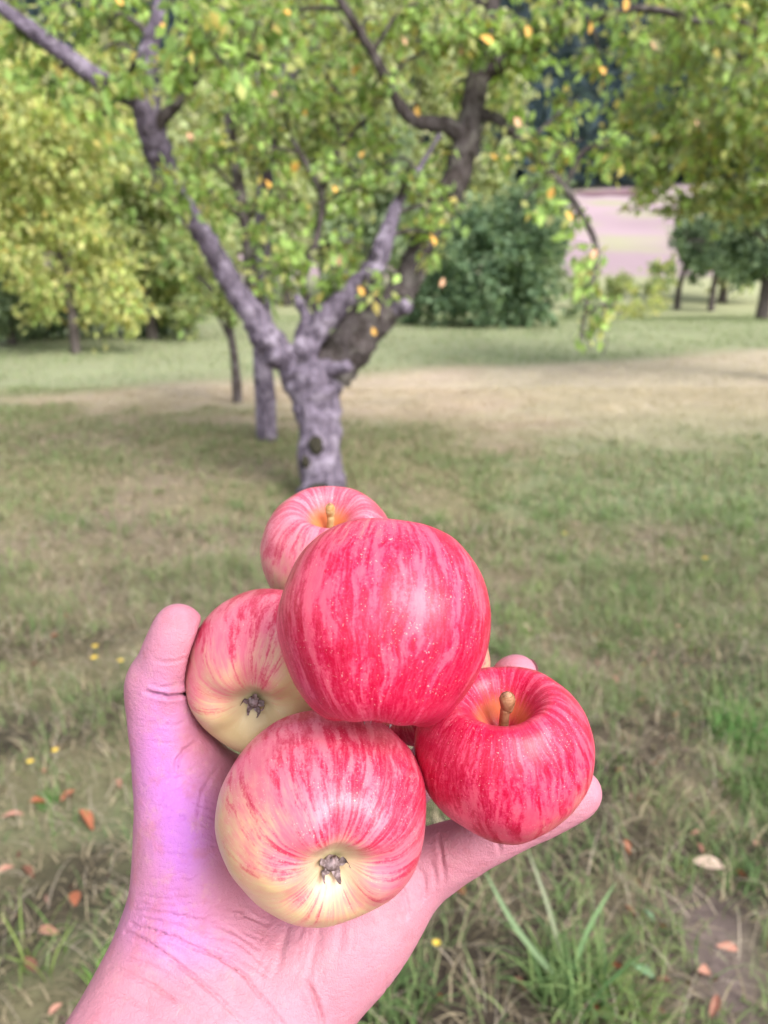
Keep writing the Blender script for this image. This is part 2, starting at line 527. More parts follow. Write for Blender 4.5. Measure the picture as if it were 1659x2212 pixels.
# thumb
chain([(387, 1346, .3450, .0078), (384, 1382, .3455, .0097), (373, 1420, .3465, .0107), (356, 1468, .349, .0116), (352, 1492, .350, .0122), (357, 1560, .350, .0133), (374, 1640, .350, .0150),
       (396, 1740, .346, .0185), (413, 1840, .3425, .0220), (412, 1940, .3415, .0232), (398, 2030, .340, .0222)], .006)
seg_prim(cp(342, 1478, .352), cp(345, 1500, .352), .0115, .0115, .008)      # knuckle of the thumb
# web between thumb and index finger
seg_prim(cp(420, 1655, .357), cp(560, 1700, .374), .0105, .0105, .016)
seg_prim(cp(430, 1740, .356), cp(590, 1800, .372), .0130, .0120, .016)
# palm body
seg_prim(cp(470, 1900, .356), cp(640, 1900, .366), .0170, .0150, .016)
seg_prim(cp(470, 2000, .350), cp(700, 1980, .358), .0185, .0170, .016)
seg_prim(cp(640, 1790, .378), cp(800, 1830, .374), .0150, .0140, .014)
# heel of the hand (little-finger side)
chain([(812, 1922, .3500, .0200), (760, 1990, .3470, .0205), (700, 2058, .3440, .0212), (622, 2143, .3385, .0215), (590, 2180, .336, .0210)], .014)
# wrist and forearm
seg_prim(cp(400, 2030, .341), cp(590, 2160, .339), .0200, .0200, .016)
chain([(398, 2030, .340, .0222), (345, 2142, .331, .0226), (281, 2272, .319, .0236), (190, 2440, .303, .0250), (110, 2600, .290, .0262)], .010)
chain([(585, 2165, .337, .0208), (520, 2290, .325, .0222), (420, 2450, .310, .0245), (330, 2600, .297, .0258)], .016)
chain([(490, 2090, .337, .0195), (440, 2200, .327, .0215), (360, 2360, .313, .0235), (260, 2560, .297, .0255)], .016)

# flesh gives way where the fruit presses in
for a in APPLES:
    c, r = a['cc'], a['r'] * 1.004 + 0.0004
    m = r + 0.004
    lo = np.maximum(((c - m - LO) / HS).astype(int), 0); hi = np.minimum(((c + m - LO) / HS).astype(int) + 1, NG)
    if (hi <= lo).any(): continue
    ax = [LO[i] + HS * np.arange(lo[i], hi[i], dtype=np.float32) for i in range(3)]
    d = r - np.sqrt((ax[0][:, None, None] - c[0]) ** 2 + (ax[1][None, :, None] - c[1]) ** 2 + (ax[2][None, None, :] - c[2]) ** 2)
    sl = tuple(slice(lo[i], hi[i]) for i in range(3))
    f = FIELD[sl]; k = 0.003
    h = np.clip(0.5 - 0.5 * (f - d) / k, 0, 1)
    FIELD[sl] = (f * (1 - h) + d * h + k * h * (1 - h)).astype(np.float32)

def surface_nets(Fd, lo, h):
    ins = Fd < 0
    n = np.array(Fd.shape)
    cnt = np.zeros(n - 1, np.int8)
    for dx in (0, 1):
        for dy in (0, 1):
            for dz in (0, 1):
                cnt += ins[dx:n[0] - 1 + dx, dy:n[1] - 1 + dy, dz:n[2] - 1 + dz]
    act = (cnt > 0) & (cnt < 8)
    idx = np.argwhere(act)
    vid = np.full(n - 1, -1, np.int32)
    vid[act] = np.arange(len(idx), dtype=np.int32)
    acc = np.zeros((len(idx), 3)); num = np.zeros(len(idx))
    corners = [(x, y, z) for x in (0, 1) for y in (0, 1) for z in (0, 1)]
    cv = {c: Fd[idx[:, 0] + c[0], idx[:, 1] + c[1], idx[:, 2] + c[2]].astype(float) for c in corners}
    for c in corners:
        for axx in range(3):
            if c[axx] == 0:
                e = list(c); e[axx] = 1; e = tuple(e)
                a, b = cv[c], cv[e]
                cr = (a < 0) != (b < 0)
                t = np.where(cr, a / np.where(cr, a - b, 1), 0)
                p = np.tile(np.array(c, float), (len(idx), 1)); p[:, axx] += t
                acc[cr] += p[cr]; num[cr] += 1
    V = (idx + acc / num[:, None]) * h + lo
    quads = []
    for axx in range(3):
        u, v = [(1, 2), (2, 0), (0, 1)][axx]
        s0 = [slice(1, n[i] - 1) for i in range(3)]; s1 = list(s0)
        s0[axx] = slice(0, n[axx] - 1); s1[axx] = slice(1, n[axx])
        A, B = ins[tuple(s0)], ins[tuple(s1)]
        off = np.ones(3, int); off[axx] = 0
        for flip, mk in ((False, A & ~B), (True, ~A & B)):
            e = np.argwhere(mk) + off
            eu = np.zeros(3, int); eu[u] = 1; ev = np.zeros(3, int); ev[v] = 1
            q = [vid[tuple((e - du * eu - dv * ev).T)] for du, dv in ((1, 1), (0, 1), (0, 0), (1, 0))]
            q = np.stack(q, 1)
            quads.append(q[:, ::-1] if flip else q)
    return V, np.concatenate(quads)

HV, HF = surface_nets(FIELD, LO, HS)
del FIELD
# neighbours for smoothing
E = np.concatenate([HF[:, [0, 1]], HF[:, [1, 2]], HF[:, [2, 3]], HF[:, [3, 0]]])
def smooth(V, it, lam):
    for _ in range(it):
        S = np.zeros_like(V); N = np.zeros(len(V))
        for c in range(3):
            S[:, c] = np.bincount(E[:, 0], V[E[:, 1], c], len(V)) + np.bincount(E[:, 1], V[E[:, 0], c], len(V))
        N = np.bincount(E[:, 0], minlength=len(V)) + np.bincount(E[:, 1], minlength=len(V))
        V = V + lam * (S / np.maximum(N, 1)[:, None] - V)
    return V
for _ in range(4):
    HV = smooth(HV, 1, 0.5); HV = smooth(HV, 1, -0.52)
HV = smooth(HV, 2, 0.4)

def vnormals(V, F):
    fn = np.cross(V[F[:, 2]] - V[F[:, 0]], V[F[:, 3]] - V[F[:, 1]])
    N = np.zeros_like(V)
    for k in range(4):
        for c in range(3):
            N[:, c] += np.bincount(F[:, k], fn[:, c], len(V))
    return N / (np.linalg.norm(N, axis=1)[:, None] + 1e-12)
HN = vnormals(HV, HF)
if (HN * (HV - HV.mean(0))).sum() < 0:      # outward check
    HF = HF[:, ::-1]; HN = -HN

# skin folds: polylines in picture units, laid on the palm side
def px_of(V):
    return np.stack([V[:, 0] / V[:, 2] * FOC + CXD, -V[:, 1] / V[:, 2] * FOC + CYD], 1)
HPX = px_of(HV)
FACING = HN[:, 2] < 0.25          # the side turned towards the fruit and the eye
CREASES = [  # depth mm, width px, points
    (2.3, 4.5, [(312, 1492), (340, 1500), (366, 1504), (395, 1500), (414, 1490)]),
    (0.5, 4.0, [(320, 1476), (352, 1484), (400, 1474)]),
    (0.45, 4.0, [(330, 1426), (362, 1432), (405, 1424)]),
    (1.3, 4.5, [(284, 1996), (318, 2008), (375, 2026), (418, 2045), (466, 2064), (524, 2103), (558, 2146), (612, 2214)]),
    (1.1, 4.5, [(270, 2014), (303, 2027), (361, 2064), (409, 2103), (466, 2151), (530, 2214)]),
    (0.7, 5.0, [(236, 2088), (303, 2117), (361, 2151), (420, 2200)]),
    (0.5, 4.5, [(250, 2060), (320, 2085), (390, 2125), (450, 2180)]),
    (0.4, 4.5, [(215, 2140), (280, 2160), (340, 2205)]),
    (0.8, 4.0, [(292, 1966), (351, 1974), (428, 1988), (495, 2008), (560, 2050)]),
    (0.5, 3.5, [(300, 1938), (360, 1944), (420, 1940)]),
    (0.5, 3.5, [(296, 1952), (350, 1958), (400, 1954), (470, 1948)]),
    (0.55, 3.5, [(296, 1982), (340, 1992), (400, 2006), (470, 2030)]),
    (0.5, 3.5, [(430, 1990), (480, 1978), (540, 1982), (580, 2000)]),
    (0.5, 3.5, [(470, 1960), (520, 1968), (560, 1990)]),
    (0.45, 3.5, [(440, 2020), (500, 2030), (560, 2075), (600, 2130)]),
    (1.5, 7.0, [(660, 2122), (678, 2150), (690, 2185), (696, 2225)]),
    (0.5, 13.0, [(622, 1996), (612, 2030), (604, 2068), (600, 2110)]),
    (0.45, 15.0, [(690, 1995), (684, 2040), (672, 2080), (664, 2118)]),
    (0.35, 14.0, [(740, 1990), (736, 2030), (722, 2070)]),
    (0.75, 5.5, [(948, 1806), (954, 1850), (958, 1880), (960, 1906)]),
    (0.6, 5.5, [(900, 1868), (914, 1895), (919, 1920), (914, 1948)]),
    (0.55, 6.5, [(862, 1905), (874, 1932), (880, 1962), (878, 1985)]),
    (0.5, 4.0, [(930, 1860), (940, 1890), (942, 1925)]),
    (0.8, 4.5, [(1068, 1795), (1076, 1818), (1080, 1846)]),
    (0.6, 4.5, [(1172, 1762), (1180, 1778), (1184, 1800)]),
    (0.9, 5.0, [(428, 1602), (400, 1622), (382, 1650), (375, 1680)]),
    (0.5, 4.0, [(440, 1650), (400, 1668), (350, 1680), (310, 1702)]),
    (0.45, 4.0, [(480, 1640), (450, 1690), (430, 1740), (425, 1800)]),
    (0.4, 3.5, [(320, 1560), (370, 1566), (420, 1560)]),
    (0.35, 3.5, [(316, 1600), (360, 1606), (410, 1596)]),
    (0.4, 3.5, [(310, 1735), (350, 1722), (400, 1700), (450, 1688)]),
    (0.4, 3.5, [(315, 1790), (360, 1770), (410, 1765)]),
    (0.35, 3.5, [(315, 1850), (370, 1845), (430, 1858)]),
    (0.35, 3.5, [(330, 1900), (390, 1905), (450, 1900)]),
]
rc = random.Random(12)
for k in range(46):
    x0, y0 = rc.uniform(300, 440), rc.uniform(1640, 1985)
    a_ = rc.choice([-0.45, -0.35, 0.25, 0.4]) + rc.uniform(-.15, .15); ln = rc.uniform(50, 130)
    CREASES.append((rc.uniform(0.14, 0.26), 3.0, [(x0, y0), (x0 + ln * .5 * math.cos(a_), y0 + ln * .5 * math.sin(a_) + rc.uniform(-5, 5)), (x0 + ln * math.cos(a_), y0 + ln * math.sin(a_))]))
for k in range(26):
    x0, y0 = rc.uniform(240, 560), rc.uniform(1985, 2190)
    a_ = 0.45 + rc.uniform(-.2, .25); ln = rc.uniform(70, 170)
    CREASES.append((rc.uniform(0.18, 0.36), 3.2, [(x0, y0), (x0 + ln * .5 * math.cos(a_), y0 + ln * .5 * math.sin(a_) + rc.uniform(-6, 6)), (x0 + ln * math.cos(a_), y0 + ln * math.sin(a_))]))
for k in range(22):
    x0, y0 = rc.uniform(560, 860), rc.uniform(1960, 2100)
    a_ = 1.75 + rc.uniform(-.3, .3); ln = rc.uniform(40, 100)
    CREASES.append((rc.uniform(0.14, 0.28), 3.6, [(x0, y0), (x0 + ln * .5 * math.cos(a_) + rc.uniform(-5, 5), y0 + ln * .5 * math.sin(a_)), (x0 + ln * math.cos(a_), y0 + ln * math.sin(a_))]))
disp = np.zeros(len(HV))
for dep, wid, pts in CREASES:
    Q = spline(pts, 6)
    lo, hi = Q.min(0) - 40, Q.max(0) + 40
    sel = np.where(FACING & (HPX > lo).all(1) & (HPX < hi).all(1))[0]
    if not len(sel): continue
    p = HPX[sel] + (noise2(HPX[sel, 0], HPX[sel, 1], 0.05, dep * 9)[:, None] - 0.5) * 9
    best = np.full(len(sel), 1e9); bt = np.zeros(len(sel))
    for i in range(len(Q) - 1):
        ab = Q[i + 1] - Q[i]
        t = np.clip(((p - Q[i]) @ ab) / (ab @ ab + 1e-9), 0, 1)
        d = np.linalg.norm(p - Q[i] - t[:, None] * ab, axis=1)
        b = d < best
        best[b] = d[b]; bt[b] = (i + t[b]) / (len(Q) - 1)
    w = np.sin(np.pi * np.clip(bt, 0.04, 0.96)) ** 0.5
    s = wid * 0.62
    prof = np.exp(-(best / s) ** 2) - 0.16 * np.exp(-((best - 3.0 * s) / (1.8 * s)) ** 2)
    disp[sel] -= dep * 0.0019 * w * prof
# soft unevenness of the flesh
soft = (fnoise(HV * 70, 2) - 0.5) * 0.0011 + (fnoise(HV * 260, 2) - 0.5) * 0.00016
HV = HV + HN * (disp + soft)[:, None]

# skin colour carried per point: rosy finger ends, a mauve tinge over the ball of the thumb
base = np.tile(np.array([0.463, 0.189, 0.247]), (len(HV), 1))
def blob(x, y, rx, ry, rot=0.0):
    dx, dy = HPX[:, 0] - x, HPX[:, 1] - y
    c, s = math.cos(rot), math.sin(rot)
    return np.exp(-(((dx * c + dy * s) / rx) ** 2 + ((-dx * s + dy * c) / ry) ** 2))
mauve = np.clip(1.0 * blob(392, 1800, 70, 150, 0.0) + 0.7 * blob(338, 1600, 55, 150) + 0.45 * blob(350, 1990, 100, 70) + 0.25 * blob(420, 2050, 120, 50), 0, 1)
mauve *= 0.75 + 0.5 * fnoise(HV * 60 + 3, 3)
base = base + (np.array([0.418, 0.138, 0.498]) - base) * np.clip(mauve, 0, 1)[:, None] * 0.85
rosy = np.clip(0.7 * blob(400, 1400, 40, 60) + 0.5 * blob(960, 1850, 60, 50) + 0.5 * blob(430, 1600, 40, 60) + 0.4 * blob(1120, 1430, 50, 40) + .3 * blob(700, 2130, 60, 60), 0, 1)
base = base + (np.array([0.472, 0.151, 0.200]) - base) * rosy[:, None] * 0.6
pale = np.clip(0.7 * blob(640, 2080, 120, 60) + 0.6 * blob(840, 2000, 60, 60), 0, 1)
base = base + (np.array([0.485, 0.245, 0.280]) - base) * pale[:, None] * 0.6

m = NT("skin")
P = m.n('TexCoord').outputs['Object']
at = m.n('Attribute', attribute_name='Col').outputs['Color']
mott = m.noise(P, 85, 4, 0.6)
c = m.mix(m.math('MULTIPLY', m.ss(mott, 0.48, 0.68), 0.42), at, (0.41, 0.13, 0.17))
c = m.mix(m.math('MULTIPLY', m.ss(m.noise(P, 160, 4, 0.7), 0.50, 0.70), 0.40), c, (0.48, 0.24, 0.27))
cells = m.voronoi(m.vmath('MULTIPLY', P, (1.0, 0.55, 0.55)), 900, 'DISTANCE_TO_EDGE')
lines = m.ss(cells, 0.0, 0.16)
h = m.math('ADD', m.math('MULTIPLY', lines, 0.5), m.math('MULTIPLY', m.noise(P, 1500, 2), 0.35))
h2 = m.noise(m.vmath('MULTIPLY', P, (0.45, 1.0, 1.0)), 420, 4, 0.65)
nb = m.bump(h2, 0.35, 0.0016, m.bump(h, 0.30, 0.0009))
m.principled(c, m.math('MULTIPLY_ADD', mott, 0.2, 0.40), 0.28, nb, Subsurface_Weight=0.08, Subsurface_Radius=(1.0, 0.35, 0.25), Subsurface_Scale=0.0022)
MAT_SKIN = m.mat
hand_root = U(450, 2150, .335)
WV = cam_to_world(HV) - hand_root
# camera space is left-handed seen as (right, up, away): turn the faces
hm = mesh_np("hand", WV, HF[:, ::-1], True, base)
hand = obj("hand", hm, MAT_SKIN, label="bare left hand with wrist, palm up, cupping a heap of apples", cat="hand", loc=Vector(hand_root))

# nails: thin curved plates
def nail(center, radius, along, outward, length, width, th=0.0007):
    al = np.asarray(along, float); al /= np.linalg.norm(al)
    ou = np.asarray(outward, float); ou -= al * (ou @ al); ou /= np.linalg.norm(ou)
    sd = np.cross(al, ou)
    V, F = [], []
    nu, nv = 9, 9
    for lay in (0, 1):
        for i in range(nv):
            t = i / (nv - 1)
            wv = width * (1 - 0.85 * max(0, (t - 0.7) / 0.3) ** 2 * 0.5 - 0.3 * max(0, (0.2 - t) / 0.2) ** 2)
            for j in range(nu):
                s = (j / (nu - 1) - 0.5) * wv / radius
                rr = radius + (th if lay else -0.0006) - 0.0011 * t * t * (1 if t > .6 else 0.5)
                V.append(np.asarray(center) + al * (t - 0.5) * length + rr * (math.cos(s) * ou + math.sin(s) * sd))
        o = lay * nu * nv
        for i in range(nv - 1):
            for j in range(nu - 1):
                q = (o + i * nu + j, o + i * nu + j + 1, o + (i + 1) * nu + j + 1, o + (i + 1) * nu + j)
                F.append(q[::-1] if lay else q)
    return mesh_np("nail", cam_to_world(np.array(V)) - hand_root, np.array(F), True)
m = NT("nail")
m.principled((0.56, 0.29, 0.32), 0.28, 0.5, Subsurface_Weight=0.2, Subsurface_Radius=(1, .4, .3), Subsurface_Scale=0.002)
MAT_NAIL = m.mat
def dirn(a, b): return cp(*b) - cp(*a)
obj("nail", nail(cp(375, 1374, .3458), .0104, dirn((352, 1492, .350), (384, 1348, .345)), (-0.80, 0.15, 0.55), .0135, .0125), MAT_NAIL, hand)
obj("nail", nail(cp(1117, 1452, .3780), .0087, dirn((1070, 1505, .389), (1117, 1452, .3755)), (0.92, 0.22, 0.22), .0115, .0100), MAT_NAIL, hand)
obj("nail", nail(cp(1250, 1713, .336), .0079, dirn((1176, 1753, .338), (1256, 1709, .3355)), (0.35, 0.25, 0.85), .0100, .0090), MAT_NAIL, hand)

# =================================================================== GROUND
def ground_z(x, y):
    x = np.asarray(x, float); y = np.asarray(y, float)
    near = (noise2(x, y, 0.9, 3.1, 2) - 0.5) * 0.05 * sstep(1.0, 3.0, y)
    dip = -0.35 * sstep(17, 26, y) * (1 - sstep(28, 40, y))
    rise = 10.0 * sstep(30, 125, y) + 85.0 * sstep(110, 300, y)
    roll = (noise2(x, y, 0.02, 8.0, 2) - 0.5) * 3.0 * sstep(40, 90, y)
    return near + dip + rise + roll

def G(xd, yd):
    """where the line of sight through a picture point meets the ground"""
    d = cp(xd, yd, 1.0)
    w = d[0] * RT + d[1] * UP + d[2] * FW
    t = CAM_H / -w[2]
    p = EYE + w * t
    for _ in range(4):
        z = float(ground_z(p[0], p[1])); t = (CAM_H - z) / -w[2]; p = EYE + w * t
    return p

C_THATCH = np.array([0.255, 0.205, 0.150]); C_OLIVE = np.array([0.225, 0.205, 0.115]); C_GREEN = np.array([0.185, 0.240, 0.130])
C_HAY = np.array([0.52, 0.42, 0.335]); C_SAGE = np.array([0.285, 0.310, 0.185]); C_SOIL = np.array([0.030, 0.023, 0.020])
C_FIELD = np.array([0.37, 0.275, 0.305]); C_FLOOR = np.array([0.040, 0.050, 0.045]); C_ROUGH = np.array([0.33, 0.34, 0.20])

def soil_patch(x, y):
    """bare grey-brown earth near the lower right of the picture"""
    p = G(1565, 2075); q = (noise2(x, y, 9.0, 60.0, 2) - 0.5) * 0.7
    return np.clip(1.25 * np.exp(-((np.asarray(x) - p[0]) / 0.085) ** 2 - ((np.asarray(y) - p[1]) / 0.17) ** 2) + q * 0.5, 0, 1) * (np.exp(-((np.asarray(x) - p[0]) / 0.3) ** 2) > 0.3)

def zones(x, y):
    """ground colour by place: trodden thatch, greener tufts, the strip of mown hay, the lawn beyond, the pale field uphill"""
    x = np.asarray(x, float); y = np.asarray(y, float)
    n1 = noise2(x, y, 1.3, 1.0, 3); n2 = noise2(x, y, 4.5, 5.0, 3); n3 = noise2(x, y, 0.45, 9.0, 2)
    c = C_THATCH + (C_OLIVE - C_THATCH) * sstep(0.32, 0.62, n1)[..., None]
    gr = sstep(0.50, 0.72, n2 * 0.5 + n1 * 0.5 + 0.26 * sstep(0.2, 2.2, x) - 0.02)
    c = c + (C_GREEN - c) * (gr * 0.8)[..., None]
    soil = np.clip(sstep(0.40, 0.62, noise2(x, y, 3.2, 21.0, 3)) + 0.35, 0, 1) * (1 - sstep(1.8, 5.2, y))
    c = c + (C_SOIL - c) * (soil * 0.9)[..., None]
    c = c + (np.array([0.185, 0.140, 0.132]) - c) * (soil_patch(x, y) * 0.9)[..., None]
    far = 8.8 + (x + 3.6) * 0.43 + (n3 - 0.5) * 1.0
    nearb = lerp(7.4, 4.6, sstep(-3.5, 2.0, x)) + (n1 - 0.5) * 1.6
    w = lerp(0.9, 3.6, sstep(-3.0, 1.0, x))
    hay = sstep(0, 1, (y - nearb) / w) * (1 - sstep(-0.6, 0.4, y - far))
    c = c + (C_HAY * (0.55 + 0.9 * n2)[..., None] - c) * (hay * 0.70)[..., None]
    lawn = sstep(-0.6, 0.5, y - far)
    c = c + (C_SAGE * (0.8 + 0.4 * n1)[..., None] - c) * lawn[..., None]
    c = c + (C_ROUGH * (0.75 + 0.5 * n3)[..., None] - c) * sstep(21, 30, y)[..., None]
    fld = sstep(39, 43, y + (n3 - 0.5) * 6)
    strip = sstep(0.45, 0.55, noise2(x * 0.3, y, 0.09, 4.0, 2))
    cf = C_FIELD * (0.88 + 0.18 * strip)[..., None]
    cf = cf + (C_ROUGH - cf) * (0.75 * sstep(0.42, 0.72, noise2(x, y * 0.6, 0.30, 31.0, 3)))[..., None]
    c = c + (cf - c) * fld[..., None]
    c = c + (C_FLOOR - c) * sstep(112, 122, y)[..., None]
    return c

def graded(a, b, near, n):
    t = np.linspace(-1, 1, n)
    k = 5.0
    return near + np.sign(t) * np.where(t < 0, near - a, b - near) * (np.exp(k * np.abs(t)) - 1) / (math.exp(k) - 1)
gx = graded(-420, 420, 0.0, 221)
gy = np.concatenate([np.linspace(-60, -0.5, 14), 0.0 + 430 * (np.exp(5.2 * np.linspace(0, 1, 230)) - 1) / (math.exp(5.2) - 1)])
GX, GY = np.meshgrid(gx, gy, indexing='ij')
GZ = ground_z(GX, GY)
V = np.stack([GX, GY, GZ], -1).reshape(-1, 3)
ny_ = len(gy); ii, jj = np.meshgrid(np.arange(len(gx) - 1), np.arange(ny_ - 1), indexing='ij')
a0 = (ii * ny_ + jj).ravel()
Fq = np.stack([a0, a0 + ny_, a0 + ny_ + 1, a0 + 1], 1)
m = NT("ground")
P = m.n('TexCoord').outputs['Object']
at = m.n('Attribute', attribute_name='Col').outputs['Color']
n1 = m.noise(P, 7, 6, 0.7); n2 = m.noise(P, 45, 4, 0.7)
yy = m.sep(P)[1]
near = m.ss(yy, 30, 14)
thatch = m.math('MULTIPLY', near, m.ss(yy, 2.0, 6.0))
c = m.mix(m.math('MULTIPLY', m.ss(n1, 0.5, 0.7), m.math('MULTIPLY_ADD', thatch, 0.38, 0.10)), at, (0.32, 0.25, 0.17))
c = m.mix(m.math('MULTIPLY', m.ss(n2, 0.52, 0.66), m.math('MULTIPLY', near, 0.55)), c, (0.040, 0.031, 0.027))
hb = m.math('ADD', n1, m.math('MULTIPLY', n2, 0.4))
m.principled(c, 0.95, 0.03, m.bump(hb, 0.6, 0.03))
ground = obj("ground", mesh_np("ground", V, Fq, True, zones(V[:, 0], V[:, 1])), m.mat, kind="structure", label="mown orchard ground rising to a pale field and a wooded slope")

# dark ploughed strip along the top of the pale field
def patch(name, xs, y0, y1, colr, label):
    X = np.linspace(xs[0], xs[1], 40); Y = np.linspace(y0, y1, 12)
    A, B = np.meshgrid(X, Y, indexing='ij')
    wig = (noise2(A, B * 0.2, 0.35, 3.0) - 0.5) * 7
    Z = ground_z(A, B + wig) + 0.12
    V = np.stack([A, B + wig, Z], -1).reshape(-1, 3)
    i, j = np.meshgrid(np.arange(39), np.arange(11), indexing='ij'); a0 = (i * 12 + j).ravel()
    return obj(name, mesh_np(name, V, np.stack([a0, a0 + 12, a0 + 13, a0 + 1], 1), True), simple_mat(name, colr, tuple(q * 1.5 for q in colr), 0.4, 0.95), kind="structure", label=label)
patch("ploughed_strip", (23.5, 31.5), 97, 107, (0.15, 0.085, 0.10), "reddish ploughed strip along the top of the pale field")

# ------------------------------------------------------------------ grass
def foliage_mat(name, trans=0.35, rough=0.7, spec=0.10):
    m = NT(name)
    at = m.n('Attribute', attribute_name='Col').outputs['Color']
    d = m.n('BsdfPrincipled'); m.link(at, d.inputs['Base Color'])
    d.inputs['Roughness'].default_value = rough; d.inputs['Specular IOR Level'].default_value = spec
    t = m.n('BsdfTranslucent')
    tc = m.mix(1.0, at, (1.0, 1.0, 0.55), 'MULTIPLY'); m.link(tc, t.inputs['Color'])
    mx = m.n('MixShader'); mx.inputs[0].default_value = trans
    m.link(d.outputs[0], mx.inputs[1]); m.link(t.outputs[0], mx.inputs[2]); m.link(mx.outputs[0], m.out.inputs['Surface'])
    return m.mat
MAT_GRASS = foliage_mat("grass_blades", 0.25)
MAT_LEAF = foliage_mat("tree_leaves", 0.48)

def blades(pos, h, w, lean, col, segs=3, rng=RNG):
    """n curved grass blades in one mesh: pos (n,3) h,w,lean (n) col (n,3)"""
    n = len(pos)
    az = rng.uniform(0, 2 * np.pi, n); fa = az + rng.normal(0, 0.6, n) + np.pi / 2
    dirv = np.stack([np.cos(az), np.sin(az)], -1); sdv = np.stack([np.cos(fa), np.sin(fa)], -1)
    kv = segs * 2 + 1
    V = np.zeros((n, kv, 3))
    for i in range(segs + 1):
        t = i / segs
        a = lean * (0.25 + 0.75 * t)                       # bends over as it rises
        r = h * t * np.sin(a); z = h * t * np.cos(a) * (1 - 0.15 * t * lean)
        ww = w * (1 - t) ** 0.6 * 0.5
        ctr = np.concatenate([pos[:, :2] + dirv * r[:, None], (pos[:, 2] + np.maximum(z, 0.004))[:, None]], 1)
        if i < segs:
            V[:, 2 * i, :] = ctr; V[:, 2 * i + 1, :] = ctr
            V[:, 2 * i, :2] -= sdv * ww[:, None]; V[:, 2 * i + 1, :2] += sdv * ww[:, None]
        else:
            V[:, 2 * i, :] = ctr
    T = []
    for i in range(segs - 1):
        T += [(2 * i, 2 * i + 1, 2 * i + 3), (2 * i, 2 * i + 3, 2 * i + 2)]
    T.append((2 * segs - 2, 2 * segs - 1, 2 * segs))
    F = (np.arange(n)[:, None, None] * kv + np.array(T)[None]).reshape(-1, 3)
    C = np.repeat(col[:, None, :], kv, 1)
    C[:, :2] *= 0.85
    return V.reshape(-1, 3), F, C.reshape(-1, 3)

def scatter(n, d0, d1, rng=RNG, power=1.0):
    """points on the ground inside the field of view between two distances"""
    d = np.sqrt(rng.uniform(d0 ** 2, d1 ** 2, n)) if power == 1 else d0 + (d1 - d0) * rng.uniform(0, 1, n) ** power
    hw = 0.80 * d + 0.7
    x = rng.uniform(-1, 1, n) * hw
    return x, d

def grass_layer(name, n, d0, d1, hr, wr, segs, label, dry=0.45, clump=0.0, power=1.0):
    x, y = scatter(n, d0, d1, power=power)
    z = ground_z(x, y)
    zc = zones(x, y)
    g = noise2(x, y, 3.0, 2.0, 3) * 0.6 + noise2(x, y, 11.0, 6.0, 2) * 0.4
    green = sstep(0.40, 0.64, g + 0.10 * sstep(0.2, 1.6, x) + 0.05 * sstep(2, 6, y))
    hay = sstep(0.26, 0.34, zc[:, 0])
    keep = RNG.uniform(0, 1, n) < (0.45 + 0.55 * green) * (1 - 0.85 * soil_patch(x, y))
    x, y, z, zc, green, hay = x[keep], y[keep], z[keep], zc[keep], green[keep], hay[keep]
    n = len(x)
    isdry = RNG.uniform(0, 1, n) < lerp(0.85, dry * 0.55, green)
    h = RNG.uniform(*hr, n) * lerp(0.6, 1.15, green) * lerp(1, 0.55, hay)
    w = RNG.uniform(*wr, n)
    lean = np.where(isdry, RNG.uniform(0.7, 1.5, n), RNG.uniform(0.2, 1.1, n))
    tg = RNG.uniform(0, 1, n)[:, None]
    cg = lerp(np.array([0.085, 0.165, 0.060]), np.array([0.29, 0.36, 0.16]), tg)
    cd = lerp(np.array([0.16, 0.13, 0.085]), np.array([0.54, 0.45, 0.30]), tg)
    col = np.where(isdry[:, None], cd, cg)
    col = lerp(col, zc * 1.3, np.clip(0.22 * sstep(1.5, 4, y) + 0.06 + 0.6 * hay, 0, 0.9)[:, None])
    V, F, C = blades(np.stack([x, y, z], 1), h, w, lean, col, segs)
    return obj(name, mesh_np(name, V, F, False, C), MAT_GRASS, kind="stuff", label=label, cat="grass")
grass_layer("near_grass", 66000, 0.75, 3.6, (0.03, 0.12), (0.0020, 0.0052), 4, "short half-dry grass close to the viewer", dry=0.6)
grass_layer("meadow_grass", 170000, 3.4, 9.0, (0.03, 0.09), (0.005, 0.011), 2, "olive meadow grass under the apple trees", dry=0.7)
grass_layer("lawn_grass", 100000, 8.6, 26.0, (0.04, 0.09), (0.010, 0.022), 2, "pale green grass beyond the strip of hay", dry=0.3)

# clumps of longer green blades between the straw
nc = 900
cx_, cy_ = scatter(nc, 0.85, 4.5)
wgt = sstep(-0.6, 1.2, cx_ + (noise2(cx_, cy_, 1.5, 40.0) - 0.5) * 3)
kp = RNG.uniform(0, 1, nc) < (0.30 + 0.70 * wgt) * (1 - soil_patch(cx_, cy_))
cx_, cy_ = cx_[kp], cy_[kp]
ci = np.repeat(np.arange(len(cx_)), RNG.integers(14, 46, len(cx_)))
n = len(ci)
x = cx_[ci] + RNG.normal(0, 0.035, n); y = cy_[ci] + RNG.normal(0, 0.035, n)
hs = RNG.uniform(0.05, 0.125, len(cx_))[ci] * RNG.uniform(0.5, 1.15, n)
tc = (RNG.uniform(0, 1, len(cx_))[ci] * 0.6 + RNG.uniform(0, 1, n) * 0.4)[:, None]
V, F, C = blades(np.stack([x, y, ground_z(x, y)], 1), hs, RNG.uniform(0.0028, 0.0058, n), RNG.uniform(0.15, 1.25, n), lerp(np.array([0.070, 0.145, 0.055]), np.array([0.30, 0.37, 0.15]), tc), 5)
obj("clumped_grass", mesh_np("clumped_grass", V, F, False, C), MAT_GRASS, kind="stuff", label="fresh green grass growing in clumps among the straw", cat="grass")

